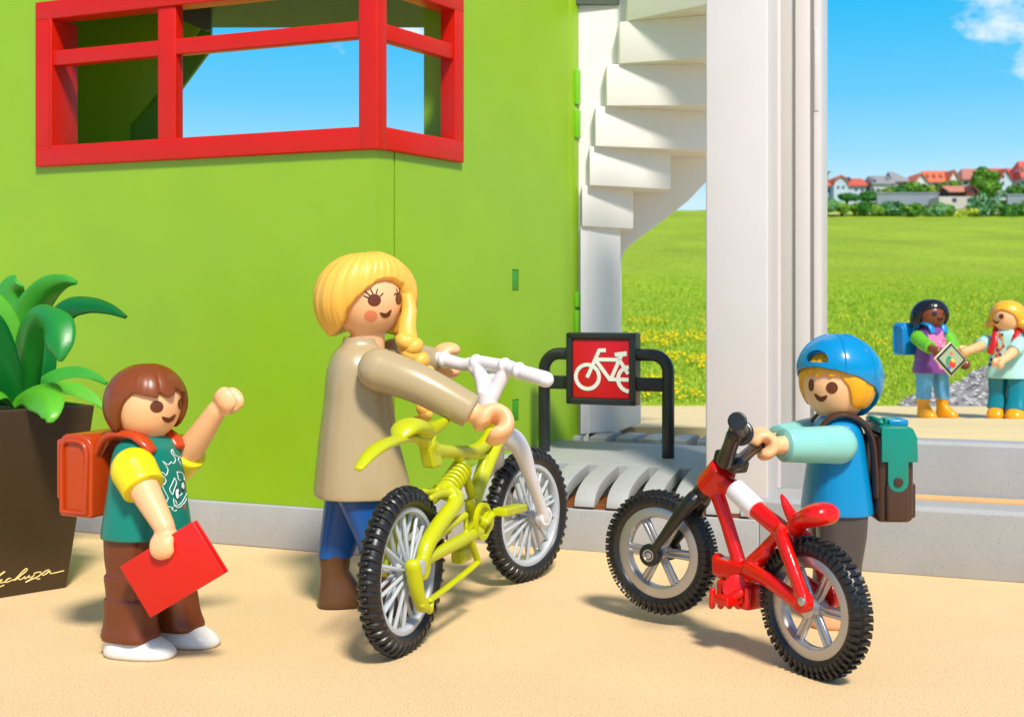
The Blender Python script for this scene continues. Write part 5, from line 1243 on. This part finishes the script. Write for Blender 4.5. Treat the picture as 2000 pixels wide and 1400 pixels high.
b.tube([P(1440, 905, 5.2), P(1462, 884, 5.34), P(1480, 868, 5.46)], [.03, .026, .028], 14, smooth=3); b.tube([P(1480, 868, 5.42), P(1494, 866, 5.60), P(1502, 864, 5.82)], [.027, .027, .027], 14)
obj('handlebar', b, M_bbk, rb, voxel=.0045, sm=2)
# ================= planter =================
pbr = PG(131, 1147); e1 = (pbr-PG(0, 1168)).normalized(); e2 = V((-e1.y, e1.x, 0))
if e2.y < 0: e2 = -e2
pc0 = pbr-e1*.34+e2*.34
pp_ = thing('potted_plant', 'dark brown square tapered planter with thick green leaves, cut by the left picture edge', 'potted plant', V((pc0.x, pc0.y, 0)))
M_pot = mat('dark_brown_pot', rgb(66, 48, 30, .85), .38, .06, .12, 160)
def sq(c, h, z): return [c+e1*h*a+e2*h*b_+Z*z for a, b_ in ((-1, -1), (1, -1), (1, 1), (-1, 1))]
zt_p = 1.46-(790-600)*6.42/F
b = MB(); b.loft([sq(pc0, .34, 0), sq(pc0, .445, zt_p), sq(pc0, .415, zt_p), sq(pc0, .405, zt_p-.08)]); pot = obj('pot', b, M_pot, pp_, bevel=.012)
b = MB(); b.loft([sq(pc0, .40, zt_p-.09), sq(pc0, .40, zt_p-.055)]); obj('soil', b, mat('dark_soil', rgb(52, 40, 26, .8), .8, .2, .5, 60), pp_)
bv = bvh_of([pot]); S = lambda pts: cz(pts, 0, 1060, 11.11)
ln = [[(-260, 860), (-160, 800), (-40, 730), (60, 660), (108, 620), (60, 640), (-60, 740), (-150, 860), (-180, 930), (-120, 960), (0, 945), (85, 910)],
      [(-90, 860), (0, 812), (45, 792), (20, 822), (-20, 860), (40, 858), (110, 835), (150, 800), (200, 765), (235, 765), (190, 765), (130, 810), (112, 848), (160, 845), (240, 812), (305, 790)],
      [(300, 812), (420, 690), (500, 605), (560, 560), (592, 562), (570, 605), (480, 680), (380, 760), (305, 812), (370, 775), (412, 742), (402, 780), (440, 792), (500, 762), (542, 728), (532, 762), (560, 768), (640, 702), (625, 745), (690, 735), (745, 690)],
      [(740, 662), (800, 636), (870, 630), (900, 650), (860, 702), (780, 750), (680, 790), (600, 830), (552, 850), (640, 800), (740, 755), (820, 782), (862, 770)],
      [(1062, 582), (1000, 602), (935, 650), (918, 695), (980, 680), (1060, 618), (1092, 608), (1082, 655), (1150, 655), (1260, 630), (1382, 600)]]
strokes('script_lettering', bv, [S(l) for l in ln], .0032, mat('gold_print', rgb(240, 214, 150, .9), .4, .03), pot, k=3)
def leaf(pts, m, hint=(0.2, -1, .25), fold=.35, th_=.009):
    q = spl([(*P(x, y, Y_), w_) for x, y, Y_, w_ in pts], 8); n = len(q); c = [V(a[:3]) for a in q]; hint = V(hint).normalized(); rings = []
    for i in range(n):
        t_ = (c[min(i+1, n-1)]-c[max(i-1, 0)]).normalized(); s_ = t_.cross(hint).normalized(); nr = s_.cross(t_).normalized(); w_ = max(q[i][3], .004)
        up_ = [c[i]+s_*w_*k+nr*(abs(k)**1.5*w_*fold+th_*(1-k*k)+.001) for k in (-1, -.8, -.5, -.2, 0, .2, .5, .8, 1)]
        dn = [c[i]+s_*w_*k+nr*(abs(k)**1.5*w_*fold-th_*(1-k*k)-.001) for k in (1, .8, .5, .2, 0, -.2, -.5, -.8, -1)]
        rings.append(up_+dn)
    b = MB(); b.loft(rings); return obj('leaf', b, m, pp_, ang=70)
G1 = mat('leaf_green', rgb(30, 140, 44, .85), .36, .06, .12, 90); G2 = mat('leaf_light_green', rgb(96, 186, 44, .85), .36, .06, .12, 90); G3 = mat('leaf_deep_green', rgb(0, 112, 42, .85), .34, .06, .12, 90)
G4 = mat('leaf_mid_green', rgb(62, 164, 44, .85), .36, .06, .12, 90)
k_ = 6.6/F
leaf([(45, 790, 6.75, 30*k_), (40, 700, 6.85, 34*k_), (30, 620, 6.9, 38*k_), (28, 570, 6.9, 34*k_), (34, 552, 6.85, 14*k_)], G4, fold=-.4)
leaf([(30, 780, 6.6, 18*k_), (38, 680, 6.65, 24*k_), (58, 615, 6.65, 32*k_), (92, 567, 6.6, 26*k_), (125, 550, 6.55, 14*k_), (149, 552, 6.5, 4*k_)], G4, (.5, -1, -.2), -.3)
leaf([(60, 770, 6.75, 24*k_), (90, 660, 6.8, 26*k_), (128, 605, 6.8, 26*k_), (170, 594, 6.75, 19*k_), (212, 602, 6.7, 12*k_), (246, 619, 6.65, 4*k_)], G3, (.1, -1, .5), -.3)
leaf([(28, 780, 6.5, 30*k_), (18, 700, 6.45, 32*k_), (-8, 620, 6.4, 34*k_), (-45, 570, 6.35, 20*k_)], G2, (.2, -1, .1), -.3)
leaf([(85, 775, 6.7, 16*k_), (88, 720, 6.7, 22*k_), (92, 660, 6.72, 20*k_), (90, 625, 6.7, 10*k_)], G3, (.2, -1, .1), .3)
leaf([(44, 785, 6.5, 26*k_), (45, 720, 6.42, 34*k_), (56, 650, 6.30, 32*k_), (72, 616, 6.2, 22*k_), (92, 618, 6.1, 22*k_), (108, 636, 6.02, 31*k_), (115, 668, 5.97, 26*k_), (117, 694, 5.95, 12*k_), (117, 706, 5.95, 4*k_)], G1, (-.1, -1, .3), -.3)
leaf([(14, 790, 6.4, 30*k_), (0, 720, 6.3, 36*k_), (-28, 640, 6.2, 34*k_), (-60, 600, 6.1, 12*k_)], G3, (.3, -1, .2), -.3)
leaf([(30, 782, 6.42, 20*k_), (52, 768, 6.3, 24*k_), (76, 768, 6.15, 34*k_), (94, 784, 6.02, 28*k_), (98, 808, 5.95, 18*k_), (96, 825, 5.93, 6*k_)], G2, (-.2, -1, .8), -.25)
leaf([(20, 790, 6.4, 18*k_), (0, 768, 6.25, 20*k_), (-25, 772, 6.1, 20*k_), (-50, 800, 6.0, 10*k_)], G2, (.2, -1, .8), -.25)
leaf([(60, 770, 6.6, 10*k_), (100, 740, 6.6, 14*k_), (145, 728, 6.6, 13*k_), (180, 734, 6.58, 9*k_), (208, 749, 6.55, 4*k_)], G4, (.0, -1, .6), .3)
leaf([(60, 785, 6.5, 12*k_), (105, 762, 6.5, 15*k_), (145, 762, 6.48, 14*k_), (180, 778, 6.45, 10*k_), (204, 798, 6.42, 4*k_)], G2, (.0, -1, .8), .3)

# ================= two girls on the terrace =================
def gbase(px, Yg): return V(((px-1000)/F*Yg, Yg, zsand(Yg)))
gY = 12.4; kg = gY/F; shoe_h = .19; zg = zsand(gY)
def zy(py): return 1.46-(py-600)*kg
base = gbase(1820, gY)
torso = [(zy(728), .185, .15, 0, 0), (zy(725), .19, .155, 0, 0), (zy(705), .175, .142, 0, 0), (zy(680), .155, .125, 0, 0), (zy(658), .145, .112, 0, 0), (zy(646), .125, .10, 0, 0), (zy(640), .09, .08, 0, 0), (zy(636), .07, .068, 0, 0)]
M_purp = mat('purple_vest', rgb(128, 70, 150, .85), .3, .03); M_grn = mat('green_sleeve', rgb(108, 196, 40, .85), .3, .03); M_lb = mat('light_blue_trousers', rgb(98, 178, 226, .88), .35, .03); M_oby = mat('orange_yellow_boot', rgb(246, 166, 14, .88), .3, .03)
girl = figure('toy girl with black hair in a purple vest and yellow boots, holding a tablet', 'toy figure', base, zy(616), .135, -86, -66, torso,
    [P(1793, 660, gY-.04), P(1851, 660, gY+.02)], [P(1822, 682, gY-.30), P(1880, 702, gY-.22)], (.07, .045), [.85, .7], M_skin2, M_purp, 'vest', M_grn, .05,
    [((.5, -.6, -.35), (.1, -.5, 1), 30, 0), ((.2, -.4, -.6), (1, -.3, 0), 30, 0)],
    [((0, -.085), (0, -.11), 0), ((0, .085), (.02, .12), 15)], M_lb, M_oby, 'boot', neck_r=.055, vox=.011, sleeve_r=.062,
    legprof=[(0, .082, .10), (.5, .068, .075), (1, .062, .066)], shoelen=.11)
hb = MB(); hair(hb, girl.hc, .135, girl.Fh, girl.Lh, [(-180, -28, 1.45), (-140, -30, 1.6), (-110, -28, 1.7), (-90, -28, 1.6), (-76, -28, 1.25), (-64, 8, 1.12), (-50, 24, 1.12), (-20, 30, 1.12), (0, 32, 1.14), (20, 30, 1.12), (46, 22, 1.12), (60, 0, 1.12), (70, -34, 1.18), (90, -34, 1.25), (120, -32, 1.35)], top=1.2, lift=.06, ridge=.008)
obj('hair', hb, mat('black_hair_plastic', rgb(24, 24, 34, .85), .22, .05), girl.root, ang=80)
bv = bvh_of([girl.body])
decal('eye', bv, ell(1825, 613, 5, 5), M_eyek, girl.body, off=.004); decal('eye', bv, ell(1845, 612, 3.2, 5), M_eyek, girl.body, off=.004); decal('mouth', bv, MOUTH(1836, 623, 6, 3.6), M_eyek, girl.body, off=.004)
bv = bvh_of([girl.jacket])
decal('pink_shirt_front', bv, [(1816, 643), (1842, 640), (1852, 660), (1854, 690), (1848, 716), (1836, 722), (1826, 700), (1818, 672), (1812, 655)], mat('pink_print', rgb(232, 130, 196, .9), .3, .03), girl.jacket, off=.004, rings=6)
strokes('shirt_squiggle', bv, [[(1838, 672), (1842, 664), (1848, 668), (1846, 676), (1852, 680)]], .006, mat('magenta_print', rgb(206, 30, 100, .9), .3, .03), girl.jacket)
strokes('shirt_squiggle', bv, [[(1836, 666), (1842, 676), (1850, 670)]], .005, mat('pale_blue_print', rgb(180, 220, 240, .9), .3, .03), girl.jacket)
satchel('bright blue school satchel on the back of the black haired girl', V((base.x, base.y, zy(662)))-girl.Ft*.235-girl.Lt*.07, girl.Ft, girl.Lt, .145, .085, .165, mat('azure_satchel', rgb(14, 140, 214, .88), .28, .03),
    [over(girl, -.09, zy(632)+.005, .17, zy(655), zy(648), .10), over(girl, .09, zy(632)+.005, .17, zy(655), zy(648), .10)], sw_=.034)
# tablet
q = [P(x, y, Y_) for x, y, Y_ in ((1857, 668, gY-.44), (1888, 703, gY-.40), (1856, 735, gY-.46), (1826, 700, gY-.50))]; q[2] = q[1]+q[3]-q[0]
nn = (q[1]-q[0]).cross(q[3]-q[0]).normalized(); nn = nn if nn.y < 0 else -nn
tb = thing('tablet', 'cream cased tablet with black bezel and colourful picture held between the two girls', 'tablet', (q[0]+q[2])/2)
c_ = (q[0]+q[2])/2
b = MB(); b.prism([c_+(p-c_)*1.03-nn*.02 for p in q], nn*.022, .006); obj('case', b, mat('cream_case', rgb(236, 226, 196, .88), .35, .03), tb, ang=35)
b = MB(); b.prism([c_+(p-c_)*.96+nn*.0025 for p in q], nn*.003); sc_ = obj('bezel', b, M_black, tb, smooth=False)
ex = (q[1]-q[0]); ey = (q[3]-q[0])
def tq(u, v, o=.006): return c_+ex*(u-.5)+ey*(v-.5)+nn*o
def tpoly(name, pts, m, o): b = MB(); b.prism([tq(u, v, o) for u, v in pts], nn*.0012); return obj(name, b, m, sc_, smooth=False)
tpoly('screen', [(.11, .10), (.89, .10), (.89, .88), (.11, .88)], mat('screen_pale', rgb(176, 190, 150, .75), .2, .03), .0058)
tpoly('picture_shape', [(u*.36+.66, v*.30+.62) for u, v in [(.5*math.cos(a), .5*math.sin(a)) for a in [2*PI*i/16 for i in range(16)]]], mat('picture_red', rgb(212, 60, 52, .9), .25, .03), .0072)
tpoly('picture_shape', [(.3, .5), (.45, .42), (.5, .62), (.62, .8), (.5, .84), (.36, .7)], mat('picture_teal', rgb(40, 150, 110, .9), .25, .03), .0074)
tpoly('picture_shape', [(.52, .4), (.7, .44), (.62, .56), (.5, .54)], mat('picture_yellow', rgb(240, 200, 70, .9), .25, .03), .0076)
tpoly('picture_shape', [(.28, .28), (.4, .28), (.4, .38), (.28, .38)], mat('picture_orange', rgb(226, 110, 60, .9), .25, .03), .0078)
tpoly('picture_shape', [(.58, .80), (.72, .76), (.76, .86), (.64, .88)], mat('picture_blue', rgb(60, 110, 200, .9), .25, .03), .008)

base = gbase(1968, 12.2); gY2 = 12.2; kg = gY2/F; shoe_h = .10
torso = [(zy(738), .20, .17, 0, 0), (zy(735), .205, .175, 0, 0), (zy(712), .18, .152, 0, 0), (zy(684), .16, .13, 0, 0), (zy(662), .15, .115, 0, 0), (zy(650), .125, .10, 0, 0), (zy(645), .09, .08, 0, 0), (zy(640), .07, .068, 0, 0)]
M_pmint = mat('pale_mint_top', rgb(178, 226, 214, .88), .3, .03); M_tt = mat('teal_trousers', rgb(0, 132, 152, .88), .32, .03)
girl2 = figure('toy girl with blond hair, pale mint top and teal trousers reaching towards the tablet', 'toy figure', base, zy(620), .142, -136, -126, torso,
    [P(1926, 668, 12.35), P(1992, 672, 12.02)], [P(1893, 684, 12.10), P(1957, 704, 11.82)], (.068, .048), [.40, .45], M_skin, M_pmint, 'top', M_pmint, .052,
    [((-1, -.1, -.15), (0, -.6, 1), 30, 0), ((-.7, -.4, -.4), (.2, -.3, 1), 30, 0)],
    [((0, -.09), (0.0, -.09), 0), ((0, .09), (.05, .10), 0)], M_tt, M_oby, 'shoe', neck_r=.058, vox=.011, sleeve_r=.07,
    legprof=[(0, .095, .12), (.4, .085, .10), (.7, .085, .10), (.95, .098, .115), (1, .095, .112)], shoelen=.08)
hb = MB(); hair(hb, girl2.hc, .142, girl2.Fh, girl2.Lh, [(-180, -30, 1.2), (-130, -34, 1.25), (-95, -34, 1.28), (-74, -30, 1.22), (-62, 0, 1.12), (-45, 18, 1.12), (-20, 26, 1.14), (0, 32, 1.15), (20, 26, 1.14), (45, 14, 1.12), (60, -5, 1.12), (75, -32, 1.2), (95, -34, 1.26), (130, -34, 1.25)], top=1.2, lift=.05, ridge=.008)
b_ = girl2.hc+girl2.Lh*-.17; 
for s in (-1, 1):
    bb = girl2.hc+girl2.Lh*s*.165-Z*.055+girl2.Fh*.02; hb.tube([bb-Z*.0+girl2.Lh*-s*.02, bb+girl2.Lh*s*.02-Z*.015, bb+girl2.Lh*s*.05-Z*.03+girl2.Fh*.02], [.05, .04, .018], 12, smooth=4)
obj('hair', hb, mat('honey_hair_plastic', rgb(250, 178, 44, .9), .3, .05), girl2.root, ang=80)
bv = bvh_of([girl2.body])
decal('eye', bv, ell(1937, 618, 2.8, 5.2), M_eye, girl2.body, off=.004); decal('eye', bv, ell(1956, 618, 5, 5), M_eye, girl2.body, off=.004); decal('mouth', bv, [(2*1946-x, y) for x, y in MOUTH(1946, 629, 6, 3.8, -8)], M_eye, girl2.body, off=.004)
bv = bvh_of([girl2.jacket]); rr_ = random.Random(3)
cols_ = [mat('dot_orange', rgb(232, 120, 40, .9), .3), mat('dot_navy', rgb(30, 60, 120, .9), .3), mat('dot_red', rgb(206, 60, 40, .9), .3), mat('dot_ochre', rgb(226, 170, 60, .9), .3)]
for i in range(26):
    t_ = i/25; x = 1957-15*t_+rr_.uniform(-9, 9); y = 652+60*t_; decal('printed_dot', bv, ell(x, y, 2.8, 3.6, n=10), cols_[i % 4], girl2.jacket, off=.004, rings=2)
bpk = thing('backpack', 'red backpack on the blond girl with its straps over both shoulders', 'backpack', V((base.x, base.y, zy(700)))-girl2.Ft*.24)
b = MB(); pcn = V((base.x, base.y, zy(678)))-girl2.Ft*.24; b.rbox(pcn, (girl2.Ft, girl2.Lt, Z), (.085, .13, .16), .04); M_rb = mat('red_backpack', rgb(206, 30, 30, .88), .3, .03); obj('pack', b, M_rb, bpk, ang=50)
b = MB(); b.rbox(pcn-Z*.06-girl2.Ft*.085, (girl2.Ft, girl2.Lt, Z), (.02, .09, .07), .014); obj('pocket', b, M_rb, bpk, ang=50)
for lat in (-.10, .10):
    b = MB(); b0 = V((base.x, base.y, 0))+girl2.Lt*lat
    b.tube([b0-girl2.Ft*.17+Z*zy(660), b0-girl2.Ft*.10+Z*(zy(645)+.01), b0+Z*(zy(641)+.005), b0+girl2.Ft*.09+Z*zy(654), b0+girl2.Ft*.135+Z*zy(672), b0+girl2.Ft*.15+girl2.Lt*lat*.3+Z*zy(688)], [.03]*6, 12, flat=(.5, 1.1), up=-girl2.Ft, smooth=5); obj('strap', b, M_rb, bpk, ang=60)
